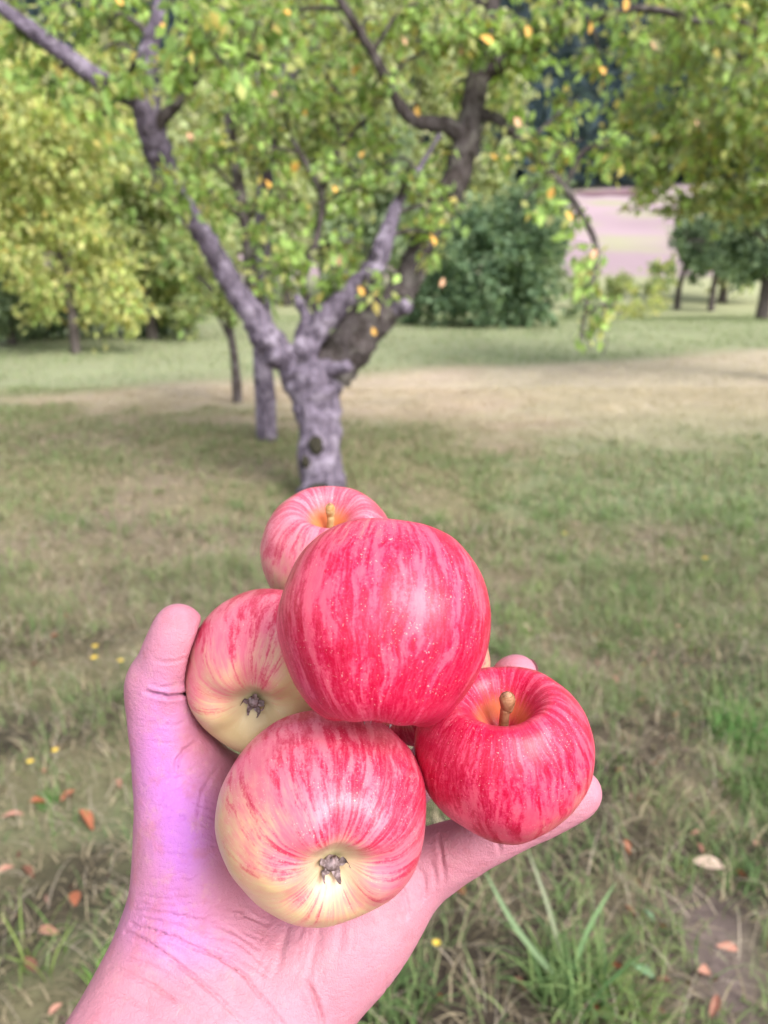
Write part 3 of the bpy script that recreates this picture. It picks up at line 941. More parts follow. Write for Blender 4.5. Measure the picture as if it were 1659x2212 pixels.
# flattened dry stalks close by
n = 7500
x, y = scatter(n, 0.75, 4.2)
ps = np.stack([x, y, ground_z(x, y) + RNG.uniform(0.004, 0.03, n)], 1)
V, F, C = blades(ps, RNG.uniform(0.06, 0.20, n), RNG.uniform(0.0014, 0.0030, n), RNG.uniform(1.25, 1.62, n),
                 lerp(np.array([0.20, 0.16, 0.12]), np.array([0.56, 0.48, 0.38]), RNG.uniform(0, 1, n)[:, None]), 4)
obj("dry_straw", mesh_np("dry_straw", V, F, False, C), MAT_GRASS, kind="stuff", label="flattened dry straw lying in the near grass", cat="straw")

# tufts of longer green grass: each one a plant of its own
def tuft(xd, yd, n, h, label, spread=0.06, w=(0.004, 0.008), tint=(1, 1, 1), lean=(0.15, 1.15)):
    p = G(xd, yd)
    r = spread * np.sqrt(RNG.uniform(0, 1, n)); th = RNG.uniform(0, 6.28, n)
    ps = np.stack([r * np.cos(th), r * np.sin(th), np.zeros(n)], 1)
    t = RNG.uniform(0, 1, n)[:, None]
    col = lerp(np.array([0.075, 0.15, 0.055]), np.array([0.22, 0.30, 0.115]), t) * np.array(tint)
    V, F, C = blades(ps, RNG.uniform(0.45, 1.0, n) * h, RNG.uniform(*w, n), RNG.uniform(*lean, n), col, 6)
    return obj("grass_tuft", mesh_np("grass_tuft", V, F, True, C), MAT_GRASS, label=label, cat="grass tuft", group="longer grass tufts", loc=Vector((p[0], p[1], p[2] - 0.004)))
tall_tuft = tuft(1225, 2150, 130, 0.23, "tall green grass tuft below the little finger, long blades fanning out", 0.08, (0.005, 0.009))
tuft(1330, 2190, 70, 0.16, "leaning pale green grass tuft at the lower edge beside bare soil", 0.07, (0.005, 0.009), (1.2, 1.1, 1.0))
tuft(860, 2180, 80, 0.14, "low green grass tuft beside the heel of the hand", 0.07)
tuft(105, 1735, 110, 0.05, "small rounded bright green cushion of grass near reddish leaves", 0.035, (0.002, 0.004), (0.75, 1.15, 0.7), (0.0, 0.7))
tuft(1640, 1720, 150, 0.17, "dense green grass tuft at the edge of the view beside the fingertips", 0.10)
tuft(1600, 1600, 130, 0.16, "green grass clump just above the dense edge tuft", 0.10, tint=(0.9, 1.1, 0.9))
tuft(1120, 1590, 40, 0.09, "grass tuft peeping out behind the upper fingertip", 0.06)
tuft(60, 2080, 26, 0.17, "sparse long grass blades in the lower corner by the forearm", 0.08, tint=(1.25, 1.15, 0.9))
tuft(230, 2150, 18, 0.14, "thin grass blades bending beside the forearm", 0.05, tint=(1.0, 1.2, 0.8))
tuft(1380, 1300, 70, 0.13, "rounded grass clump in the olive meadow right of the largest apple", 0.14)
tuft(1580, 1130, 80, 0.15, "bright grass clump near the edge of the hay", 0.2, (0.006, 0.01))

# two single long blades that cross the view below the little finger
def long_blade(p0, p1, p2, w, colr, label):
    a, b, c = G(*p0), None, None
    base = np.array(a)
    dist = np.linalg.norm(base - EYE) - 0.0
    fd = (base - EYE) @ FW
    pts = spline([base, U(p1[0], p1[1], fd * 0.97), U(p2[0], p2[1], fd * 0.97)], 8)
    V, F = [], []
    n = len(pts)
    for i, p in enumerate(pts):
        t = i / (n - 1); ww = w * (1 - t ** 3 * 0.9) * 0.5
        side = np.cross(pts[min(i + 1, n - 1)] - pts[max(i - 1, 0)], FW); side /= np.linalg.norm(side) + 1e-9
        V += [p - side * ww, p + FW * ww * 0.5, p + side * ww]
    for i in range(n - 1):
        for k in range(2): F.append((i * 3 + k, i * 3 + k + 1, i * 3 + k + 4, i * 3 + k + 3))
    V = np.array(V) - base
    V += base - np.array(tall_tuft.location)
    return obj("blade", mesh_np("blade", V, np.array(F), True, np.tile(np.array(colr), (len(V), 1))), MAT_GRASS, tall_tuft, label=label)
long_blade((1235, 2150), (1120, 2010), (1046, 1880), 0.013, (0.22, 0.31, 0.17), "long pale green blade leaning towards the little finger")
long_blade((1225, 2110), (1185, 1960), (1140, 1835), 0.010, (0.30, 0.33, 0.22), "thin greyish stalk rising behind the little finger")
long_blade((1225, 2140), (1270, 2010), (1330, 1905), 0.011, (0.20, 0.32, 0.15), "long green blade leaning away from the hand")

# fallen leaves
def dead_leaf(L, W, curl, seed):
    n, k = 9, 5
    V, F = [], []
    for i in range(n):
        t = i / (n - 1)
        w = W * math.sin(math.pi * min(max(t, 0.02), 0.98)) ** 0.75 * (1.1 - 0.3 * t)
        for j in range(k):
            s = (j / (k - 1) - 0.5) * 2
            V.append((s * w * 0.5 * math.cos(curl * abs(s) * 0.8), (t - 0.5) * L, 0.18 * W + abs(s) * w * 0.5 * math.sin(curl * abs(s)) + 0.10 * L * math.sin(3.0 * t + seed) * curl + 0.03 * W * math.sin(9 * s + seed + 7 * t)))
    for i in range(n - 1):
        for j in range(k - 1): F.append((i * k + j, i * k + j + 1, (i + 1) * k + j + 1, (i + 1) * k + j))
    V = np.array(V); F = np.array(F)
    return np.vstack([V, V - np.array([0, 0, 0.0008])]), np.vstack([F, F[:, ::-1] + len(V)])
LEAF_MATS = {}
def leaf_mat(key, c1, c2):
    if key not in LEAF_MATS: LEAF_MATS[key] = simple_mat("dead_leaf_" + key, c1, c2, 60, 0.75, 0.4, 0.002, 0.25)
    return LEAF_MATS[key]
leaf_mat("rust", (0.24, 0.075, 0.040), (0.40, 0.145, 0.075)); leaf_mat("brown", (0.105, 0.045, 0.030), (0.21, 0.10, 0.065)); leaf_mat("pale", (0.55, 0.39, 0.32), (0.63, 0.49, 0.40))
leaf_mat("salmon", (0.36, 0.165, 0.115), (0.46, 0.25, 0.19)); leaf_mat("green", (0.14, 0.25, 0.13), (0.22, 0.34, 0.20))
leaf_meshes = {}
for key in LEAF_MATS:
    for q in range(3):
        v, f = dead_leaf(1.0, 0.52 + 0.1 * q, 0.5 + 0.4 * q, q * 1.7)
        me = mesh_np("fallen_leaf", v, f, True); me.materials.append(LEAF_MATS[key]); leaf_meshes[key, q] = me
def put_leaf(xd, yd, L, key, label, q=0, rot=None):
    p = G(xd, yd)
    o = obj("fallen_leaf", leaf_meshes[key, q], None, label=label, cat="leaf", group="fallen leaves in the grass", loc=Vector((p[0], p[1], p[2] + 0.02)))
    o.scale = (L, L, L)
    o.rotation_euler = (random.uniform(-.5, .5), random.uniform(-.5, .5), random.uniform(0, 6.28) if rot is None else rot)
for args in [
    (1527, 1885, 0.075, "pale", "pale cream fallen leaf lying above the bare soil patch", 0, 1.2),
    (1508, 1850, 0.035, "salmon", "small salmon leaf touching the pale cream leaf", 1),
    (995, 1935, 0.050, "rust", "rust orange fallen leaf just below the little finger", 0, 0.5),
    (908, 2005, 0.040, "rust", "small rust leaf beside the heel of the hand", 1),
    (1535, 2190, 0.050, "salmon", "salmon pink leaf at the bottom edge on bare soil", 2),
    (1565, 2065, 0.045, "salmon", "dull pink leaf lying on the bare soil patch", 1),
    (1600, 1905, 0.035, "rust", "small rust leaf right of the pale cream leaf", 2),
    (1395, 1995, 0.045, "green", "pale green clover-like leaf beside the tall tuft", 0),
    (1385, 2115, 0.045, "green", "rounded green leaf low between tuft and soil", 1),
    (1468, 1368, 0.050, "salmon", "lone pinkish leaf in green grass above the dense tuft", 0),
    (1137, 1368, 0.045, "pale", "whitish pink leaf right of the largest apple", 1),
    (165, 1960, 0.055, "rust", "reddish brown leaf left of the wrist", 0),
    (185, 1790, 0.065, "rust", "long rust leaf left of the thumb base", 1),
    (258, 1710, 0.045, "salmon", "salmon leaf close to the ball of the thumb", 2),
    (30, 1780, 0.055, "salmon", "pinkish leaf at the left edge below the green cushion", 0),
    (150, 1735, 0.050, "brown", "dark brown leaf beside the round green cushion", 2),
    (110, 2030, 0.045, "salmon", "pale salmon leaf in straw by the lower left corner", 1),
    (215, 2110, 0.040, "rust", "curled rust leaf beside the forearm", 0),
    (1240, 1140, 0.06, "pale", "tiny pale leaf in olive grass beyond the largest apple", 0),
    (60, 1905, 0.05, "brown", "dark brown leaf in the straw at the left edge", 1),
]:
    put_leaf(*args)
rl = random.Random(4)
for i in range(60):
    xd = rl.uniform(0, 1659); yd = rl.choice([rl.uniform(1650, 2212), rl.uniform(1150, 2212)])
    if 300 < xd < 1300 and 1050 < yd < 1900 or (150 < xd < 850 and yd > 1850): continue
    put_leaf(xd, yd, rl.uniform(0.028, 0.05), rl.choice(["rust", "brown", "brown", "rust", "salmon"]), "small scattered reddish brown dead leaf in the grass", rl.randrange(3))

# small yellow hawkbit flowers
MAT_PETAL = simple_mat("yellow_petals", (0.62, 0.42, 0.05), (0.75, 0.58, 0.12), 40, 0.7)
MAT_STALK = simple_mat("flower_stalk", (0.12, 0.18, 0.06), (0.18, 0.24, 0.09), 20, 0.7)
for xd, yd, s, lab in [(205, 1425, 1.3, "yellow flower left of the thumb tip, lower of the close pair"), (207, 1400, 1.1, "yellow flower left of the thumb tip, upper of the close pair"),
                       (262, 1432, 1.1, "yellow flower nearest the thumb knuckle"), (122, 1630, 1.0, "yellow flower left of the ball of the thumb, higher one"),
                       (68, 1655, 1.0, "yellow flower near the left edge, lower one"), (1520, 1205, 1.4, "yellow flower in green grass by the right edge"), (1218, 1150, 1.3, "yellow flower beyond the largest apple"),
                       (940, 2055, 0.8, "yellow flower low beside the heel of the hand")]:
    p = G(xd, yd + 20)
    fl = thing("yellow_flower", lab, "flower", Vector(p), "small yellow flowers")
    v, f = tube([(0, 0, 0), (0.004, 0, .02), (0.002, 0.002, .045)], [.0012, .0011, .001], 6)
    obj("stalk", mesh_np("stalk", v, f, True), MAT_STALK, fl)
    pr = []
    for k in range(9):
        a = k * 6.283 / 9
        q = np.array([(0, 0, 0), (.004, -.0028, .002), (.0105 * s, -.002, .003), (.0105 * s, .002, .003), (.004, .0028, .002)])
        R2 = np.array([[math.cos(a), -math.sin(a), 0], [math.sin(a), math.cos(a), 0], [0, 0, 1]])
        pr.append((q @ R2.T + np.array([.002, .002, .045]), np.array([(0, 1, 2), (0, 2, 3), (0, 3, 4)])))
    v, f = merge(pr)
    obj("petals", mesh_np("petals", v, f), MAT_PETAL, fl)


# crumbled leaf litter: too many bits to count
nl = 1500
lx, ly = scatter(nl, 0.85, 3.2)
kp = RNG.uniform(0, 1, nl) < sstep(0.45, 0.62, noise2(lx, ly, 2.0, 51.0, 2)) + 0.10
lx, ly = lx[kp], ly[kp]; nl = len(lx)
pv, pf = dead_leaf(1.0, 0.6, 0.9, 0.7)
PVs, PFs, PCs = [], [], []
for i in range(nl):
    q = rl.uniform(0.010, 0.030); e = Matrix.Rotation(rl.uniform(0, 6.28), 3, 'Z') @ Matrix.Rotation(rl.uniform(-.9, .9), 3, 'X') @ Matrix.Rotation(rl.uniform(-.9, .9), 3, 'Y')
    PVs.append(pv * q @ np.array(e).T + np.array([lx[i], ly[i], float(ground_z(lx[i], ly[i])) + 0.012])); PFs.append(pf + i * len(pv))
    cc = np.array(rl.choice([(0.20, 0.085, 0.055), (0.12, 0.06, 0.045), (0.30, 0.13, 0.075), (0.33, 0.20, 0.16), (0.16, 0.11, 0.09)])) * rl.uniform(0.7, 1.25)
    PCs.append(np.tile(cc, (len(pv), 1)))
obj("leaf_litter", mesh_np("leaf_litter", np.concatenate(PVs), np.concatenate(PFs), True, np.concatenate(PCs)), MAT_GRASS, kind="stuff", label="crumbled reddish brown leaf litter strewn through the near grass", cat="leaf litter")

# =================================================================== TREES
def bark(name, c1, c2, lichen, dark, scale=1.0, lich=0.5):
    m = NT(name)
    P = m.n('TexCoord').outputs['Object']
    st = m.vmath('MULTIPLY', P, (1.0, 1.0, 0.35))
    n1 = m.noise(st, 26 * scale, 5, 0.7); n2 = m.noise(P, 9 * scale, 3, 0.6); n3 = m.noise(P, 5 * scale, 3, 0.6)
    c = m.mix(m.ss(n1, 0.35, 0.65), c1, c2)
    c = m.mix(m.math('MULTIPLY', m.ss(n2, 0.50, 0.64), lich), c, lichen)
    c = m.mix(m.math('MULTIPLY', m.ss(n3, 0.58, 0.68), 0.75), c, dark)
    m.principled(c, 0.9, 0.05, m.bump(m.math('ADD', n1, m.math('MULTIPLY', n2, 1.5)), 1.0, 0.035))
    return m.mat
BARK = bark("bark_mauve_grey", (0.085, 0.068, 0.090), (0.230, 0.190, 0.250), (0.42, 0.36, 0.44), (0.026, 0.022, 0.022), 1.0, 0.65)
BARK_DARK = bark("bark_brown", (0.055, 0.044, 0.040), (0.125, 0.105, 0.105), (0.24, 0.22, 0.20), (0.030, 0.026, 0.020))
BARK_FAR = bark("bark_far", (0.07, 0.058, 0.055), (0.13, 0.11, 0.105), (0.20, 0.18, 0.16), (0.03, 0.025, 0.02), 0.5)
HOLLOW_SHADE = simple_mat("bark_hollow", (0.018, 0.016, 0.012), (0.05, 0.045, 0.03), 30, 0.95)  # near-black: the shade inside the knot holes put into the colour

def leaf_cloud(C, axis, size, col, rng, shape=1):
    """leaves at C (n,3), pointing along axis (n,3); shape 1 = folded pointed leaf (4 tris), 0 = 2 tris"""
    n = len(C)
    a = axis / (np.linalg.norm(axis, axis=1)[:, None] + 1e-9)
    r = rng.normal(0, 1, (n, 3)); s = np.cross(a, r); s /= np.linalg.norm(s, axis=1)[:, None] + 1e-9
    u = np.cross(s, a)
    L = size[:, None]
    w = L * rng.uniform(0.26, 0.36, n)[:, None]
    base = C; tip = C + a * L - np.array([0, 0, 1.0]) * L * 0.12
    mid = C + a * L * 0.5
    l = mid + s * w + u * w * 0.35; rr = mid - s * w + u * w * 0.35
    if shape:
        V = np.stack([base, l, mid, rr, tip], 1); T = np.array([(0, 1, 2), (0, 2, 3), (1, 4, 2), (2, 4, 3)]); k = 5
    else:
        V = np.stack([base, l, rr, tip], 1); T = np.array([(0, 1, 2), (1, 3, 2)]); k = 4
    F = (np.arange(n)[:, None, None] * k + T[None]).reshape(-1, 3)
    return V.reshape(-1, 3), F, np.repeat(col, k, 0)

def pal(n, cols, weights, rng, jit=0.25):
    cols = np.array(cols); i = rng.choice(len(cols), n, p=np.array(weights) / sum(weights))
    return cols[i] * rng.uniform(1 - jit, 1 + jit, n)[:, None]
G_BRIGHT = (0.390, 0.550, 0.170); G_MID = (0.270, 0.400, 0.140); G_DARK = (0.045, 0.085, 0.035); Y_GREEN = (0.490, 0.510, 0.200); YELLOW = (0.60, 0.50, 0.17); OLIVE = (0.31, 0.32, 0.17)
P_MAIN = ([G_BRIGHT, G_MID, Y_GREEN, OLIVE, YELLOW], [4, 3, 2.0, 1.2, 0.35])

def clump_leaves(c, r, n, size, palette, rng, droop=0.4):
    """a spray of leaves: several twigs through an ellipsoid, leaves set along them"""
    c = np.asarray(c); r = np.asarray(r)
    nt = max(3, n // 14)
    st = c + rng.normal(0, 0.35, (nt, 3)) * r
    d = rng.normal(0, 1, (nt, 3)) + np.array([0, 0, 0.1]); d /= np.linalg.norm(d, axis=1)[:, None]
    ln = rng.uniform(0.5, 1.2, nt)[:, None] * r.mean()
    i = rng.integers(0, nt, n); t = rng.uniform(-0.3, 1, n)[:, None]
    C = st[i] + d[i] * ln[i] * t + rng.normal(0, 1, (n, 3)) * size * 0.45
    ax = d[i] * 0.7 + rng.normal(0, 0.7, (n, 3)) - np.array([0, 0, droop])
    sz = rng.uniform(0.65, 1.25, n) * size
    tint = rng.uniform(0.85, 1.15)
    col = pal(n, palette[0], palette[1], rng) * tint
    twigs = [(st[k] - d[k] * ln[k] * 0.3, st[k] + d[k] * ln[k] * 0.9) for k in range(nt)]
    return (C, ax, sz, col), twigs

def build_crown(name, clumps, size, palette, origin, parent, rng, shape=1, droop=0.4, mat=None, twig_r=0.004, twig_mat=None):
    A = []; tw = []
    for c, r, n in clumps:
        q, t = clump_leaves(c, r, n, size, palette, rng, droop)
        A.append(q); tw += t
    C = np.concatenate([q[0] for q in A]); ax = np.concatenate([q[1] for q in A]); sz = np.concatenate([q[2] for q in A]); col = np.concatenate([q[3] for q in A])
    V, F, K = leaf_cloud(C, ax, sz, col, rng, shape)
    cr = obj(name, mesh_np(name, V - origin, F, False, K), mat or MAT_LEAF, parent, kind="stuff")
    if twig_mat:
        parts = []
        for a, b in tw:
            v, f = tube([a, (a + b) / 2 + rng.normal(0, 0.01, 3), b], [twig_r, twig_r * .8, twig_r * .4], 4, cap=False)
            parts.append((v, f))
        v, f = merge(parts)
        obj("twigs", mesh_np("twigs", v - origin, f, True), twig_mat, parent, kind="stuff")
    return cr

def limb(name, pts, mat, origin, parent, sides=12, bump=0.22, seed=0, per=6):
    """pts (x, y, dist, radius in picture units) or world (x,y,z,r) when mat space given"""
    W = np.array([[*U(p[0], p[1], p[2]), p[3] * p[2] / FOC] for p in pts])
    q = spline(W, per)
    v, f = tube(q[:, :3], np.maximum(q[:, 3], 0.002), sides, bump, seed)
    o = obj(name, mesh_np(name, v - origin, f, True), mat, parent)
    return o, q

rt = np.random.default_rng(5)
# ------------------------------------------------------------------ the near apple tree
TD = 4.85
base = G(692, 1088)
apple_tree = thing("apple_tree", "old forked apple tree with mauve grey bark standing right behind the held apples", "tree", Vector(base))
limb("trunk", [(697, 1112, TD + .02, 66), (695, 1085, TD, 56), (694, 1040, TD, 50), (692, 980, TD, 47), (690, 920, TD, 47), (686, 870, TD, 52), (676, 825, TD, 62), (668, 795, TD, 58)], BARK, base, apple_tree, 28, 0.26, 1, 10)
LIMBS = [
    ("L", BARK, [(662, 815, TD, 38), (630, 785, TD - .03, 37), (590, 750, TD - .08, 33), (556, 695, TD - .12, 30), (508, 625, TD - .2, 26), (468, 555, TD - .3, 24), (420, 480, TD - .45, 22), (372, 405, TD - .6, 24), (342, 330, TD - .75, 30), (322, 260, TD - .85, 32), (312, 190, TD - .9, 28), (322, 110, TD - .95, 20), (345, 20, TD - 1.0, 15), (360, -80, TD - 1.0, 9)]),
    ("L2", BARK, [(315, 210, TD - .88, 22), (250, 195, TD - .95, 22), (190, 155, TD - 1.0, 20), (110, 95, TD - 1.05, 18), (20, 30, TD - 1.1, 15), (-80, -40, TD - 1.1, 9)]),
    ("C", BARK, [(668, 800, TD - .02, 34), (660, 760, TD - .06, 28), (690, 705, TD - .1, 27), (745, 645, TD - .15, 25), (800, 590, TD - .2, 24), (830, 525, TD - .22, 20), (850, 460, TD - .2, 14), (874, 412, TD - .15, 9), (905, 365, TD - .1, 6), (950, 290, TD - .1, 4)]),
    ("R", BARK_DARK, [(700, 820, TD + .05, 44), (735, 770, TD + .02, 52), (790, 705, TD - .02, 46), (850, 650, TD, 34), (895, 575, TD + .05, 29), (935, 470, TD + .1, 29), (985, 385, TD + .05, 29), (1012, 285, TD, 29), (1030, 180, TD - .05, 25), (1055, 60, TD - .1, 18), (1080, -60, TD - .1, 11)]),
    ("R2", BARK_DARK, [(1010, 300, TD, 18), (960, 270, TD - .05, 17), (900, 262, TD - .1, 15), (862, 225, TD - .15, 13), (830, 160, TD - .25, 12), (790, 90, TD - .35, 11), (735, 0, TD - .5, 9), (700, -70, TD - .5, 6)]),
    ("R3", BARK_DARK, [(1035, 170, TD - .05, 18), (1110, 120, TD - .15, 16), (1190, 80, TD - .3, 13), (1290, 40, TD - .4, 10), (1400, 20, TD - .5, 8), (1520, 50, TD - .5, 6)]),
    ("R4", BARK_DARK, [(1020, 240, TD, 13), (1080, 260, TD - .1, 11), (1150, 330, TD - .2, 9), (1215, 400, TD - .25, 8), (1260, 470, TD - .28, 7), (1290, 545, TD - .3, 6), (1270, 640, TD - .3, 4), (1255, 730, TD - .3, 3)]),
    ("M", BARK_DARK, [(575, 720, TD + .05, 17), (548, 610, TD + .15, 15), (532, 490, TD + .2, 13), (515, 390, TD + .25, 12), (495, 260, TD + .25, 10), (470, 120, TD + .25, 8), (455, -20, TD + .2, 6)]),
    ("M2", BARK_DARK, [(700, 690, TD - .12, 9), (655, 620, TD + .0, 8), (680, 530, TD + .1, 8), (695, 430, TD + .15, 7), (660, 350, TD + .15, 6), (630, 300, TD + .2, 5)]),
    ("M3", BARK_DARK, [(693, 430, TD + .14, 6), (715, 350, TD + .12, 6), (760, 290, TD + .1, 5), (800, 250, TD + .1, 4)]),
    ("stub", BARK, [(835, 672, TD - .03, 17), (868, 664, TD - .10, 17), (882, 660, TD - .14, 16)]),
    ("stub", BARK, [(690, 800, TD - .12, 16), (742, 795, TD - .16, 14), (752, 788, TD - .19, 13)]),
    ("S", BARK, [(672, 780, TD - .04, 22), (652, 735, TD - .08, 18), (662, 690, TD - .1, 14), (640, 640, TD - .08, 9)]),
    ("T", BARK_DARK, [(330, 280, TD - .85, 13), (400, 200, TD - .95, 11), (450, 120, TD - 1.0, 8), (480, 20, TD - 1.0, 6)]),
]
LIMB_PTS = []
for i, (nm, mt, pts) in enumerate(LIMBS):
    _, q = limb("limb" if nm != "stub" else "cut_stub", pts, mt, base, apple_tree, 16, 0.36, i + 2, 9)
    LIMB_PTS.append(q)
# hollows and knots on the trunk
def lump(xd, yd, z, rx, ry, rz, mat, nm, parent, origin, seed):
    c = U(xd, yd, z); s = z / FOC
    u, v = np.meshgrid(np.linspace(0, 2 * np.pi, 15)[:-1], np.linspace(0, np.pi, 9), indexing='ij')
    P_ = np.stack([np.sin(v) * np.cos(u) * rx * s, np.cos(v) * ry * s, np.sin(v) * np.sin(u) * rz * s], -1)
    P_ = P_ * (0.8 + 0.4 * fnoise(P_ / (rx * s) * 1.3 + seed, 2))[..., None]
    W = c + P_[..., 0:1] * RT + P_[..., 1:2] * UP + P_[..., 2:3] * FW
    V = W.reshape(-1, 3); F = []
    for i in range(14):
        for j in range(8): F.append((i * 9 + j, ((i + 1) % 14) * 9 + j, ((i + 1) % 14) * 9 + j + 1, i * 9 + j + 1))
    return obj(nm, mesh_np(nm, V - origin, np.array(F), True), mat, parent)
lump(682, 962, TD - .140, 17, 22, 9, HOLLOW_SHADE, "knot_hole", apple_tree, base, 1)
lump(660, 997, TD - .118, 11, 15, 10, HOLLOW_SHADE, "knot_hole", apple_tree, base, 2)
lump(690, 1055, TD - .150, 24, 11, 9, HOLLOW_SHADE, "knot_hole", apple_tree, base, 3)
lump(580, 715, TD - .14, 20, 17, 14, BARK, "burl", apple_tree, base, 4)
lump(650, 745, TD - .13, 17, 22, 14, BARK, "burl", apple_tree, base, 5)

# leaf sprays seen in the picture: x, y, distance offset, half width, half height, leaves
SPRAYS = [
    (430, 60, -1.5, 90, 70, 120), (400, 140, -1.5, 60, 50, 70), (470, 140, -1.5, 55, 60, 60), (560, 60, -1.3, 70, 60, 80), (575, 140, -1.3, 50, 50, 45), (375, 425, -1.0, 45, 45, 60), (235, 190, -1.15, 45, 40, 40), (285, 150, -1.2, 40, 40, 36), (225, 240, -1.1, 40, 30, 20), (520, 230, -.2, 70, 50, 70),
    (640, 60, -.3, 80, 60, 90), (690, 160, 0, 80, 60, 90), (620, 240, .1, 80, 50, 80), (720, 280, .1, 70, 50, 70), (800, 60, -.3, 70, 60, 80), (810, 200, 0, 60, 60, 70),
    (900, 40, -.4, 70, 50, 90), (910, 130, -.3, 60, 50, 60), (1010, 60, -.5, 80, 45, 110), (1040, 100, -.45, 50, 40, 60), (1130, 60, -.5, 70, 55, 100), (1140, 120, -.4, 60, 40, 60), (1230, 40, -.5, 60, 45, 70),
    (260, 60, -.9, 90, 60, 90), (270, 130, -.95, 60, 50, 60), (150, 30, -1.0, 90, 50, 90), (60, 100, -1.0, 60, 60, 60), (120, 190, -.9, 90, 50, 60), (40, 0, -1.0, 60, 40, 50),
    (440, 340, -.2, 70, 60, 110), (400, 420, -.3, 50, 50, 80), (470, 430, -.1, 60, 50, 80), (580, 340, .1, 70, 50, 70), (600, 440, .1, 70, 50, 80), (570, 520, .1, 60, 45, 70),
    (650, 560, -.1, 75, 45, 100), (600, 600, 0, 55, 35, 55), (720, 590, -.15, 60, 40, 75), (760, 540, 0, 50, 50, 50), (770, 430, .1, 60, 55, 60), (820, 370, .1, 60, 50, 60), (740, 370, .1, 60, 50, 60),
    (690, 480, .2, 50, 40, 40), (830, 300, .1, 60, 40, 50), (825, 630, -.3, 28, 32, 16), (785, 620, -.25, 24, 26, 14), (940, 470, -.2, 45, 55, 60), (920, 520, -.2, 40, 40, 36), (880, 395, -.35, 50, 45, 50), (900, 400, 0, 55, 50, 50), (985, 450, -.15, 30, 50, 25),
    (980, 200, .2, 60, 50, 40), (960, 330, .2, 50, 45, 36), (1080, 180, .1, 60, 45, 45), (1100, 250, -.15, 50, 45, 45), (1130, 310, -.2, 45, 45, 40), (1080, 340, 0, 40, 40, 24),
    (1215, 240, -.25, 35, 60, 60), (1220, 330, -.25, 45, 45, 55), (1185, 390, -.25, 35, 40, 36), (1160, 440, -.25, 35, 35, 24), (1290, 350, -.35, 45, 35, 40), (1320, 320, -.35, 40, 45, 40),
    (1240, 460, -.28, 30, 40, 26), (1280, 560, -.3, 24, 50, 26), (1270, 630, -.3, 26, 60, 30), (1300, 680, -.3, 45, 45, 26), (1270, 720, -.3, 40, 35, 16), (1290, 130, -.4, 60, 50, 50), (1370, 60, -.5, 60, 50, 60),
    (1480, 40, -.5, 60, 45, 60), (1560, 40, -.5, 60, 40, 55), (1640, 90, -.5, 50, 60, 50),
    (450, -60, -.6, 120, 70, 120), (700, -60, -.3, 140, 70, 140), (950, -60, -.3, 140, 70, 140), (1200, -60, -.4, 120, 70, 120), (200, -60, -.9, 120, 60, 100), (600, -160, 0, 200, 80, 160), (900, -180, 0, 200, 80, 160),
]
clumps = []
for x, y, dz, rx, ry, n in SPRAYS:
    z = TD + dz; s = z / FOC
    clumps.append((U(x, y, z), np.array([rx * s, 0.22, ry * s]) * 0.85, int(n * 1.3)))
LP = np.concatenate(LIMB_PTS)
for k, (c, r, n) in enumerate(clumps):      # a thin branch carries each spray
    dd = np.linalg.norm(LP[:, :3] - c, axis=1) + 0.25 * np.maximum(LP[:, 2] - c[2], 0)
    st = LP[np.argmin(dd)]
    ln = np.linalg.norm(c - st[:3])
    if ln < 0.08: continue
    e = c + (c - st[:3]) / ln * 0.12
    md = (st[:3] + e) / 2 + rt.normal(0, 0.12, 3) * ln + np.array([0, 0, 0.06])
    q = spline([(*st[:3], min(st[3] * .5, .016)), (*md, .010), (*e, .004)], 6)
    v, f = tube(q[:, :3], q[:, 3], 7, 0.3, k)
    obj("branch", mesh_np("branch", v - base, f, True), BARK_DARK, apple_tree)
build_crown("crown", clumps, 0.068, P_MAIN, base, apple_tree, rt, 1, 0.5, None, 0.0045, BARK_DARK)
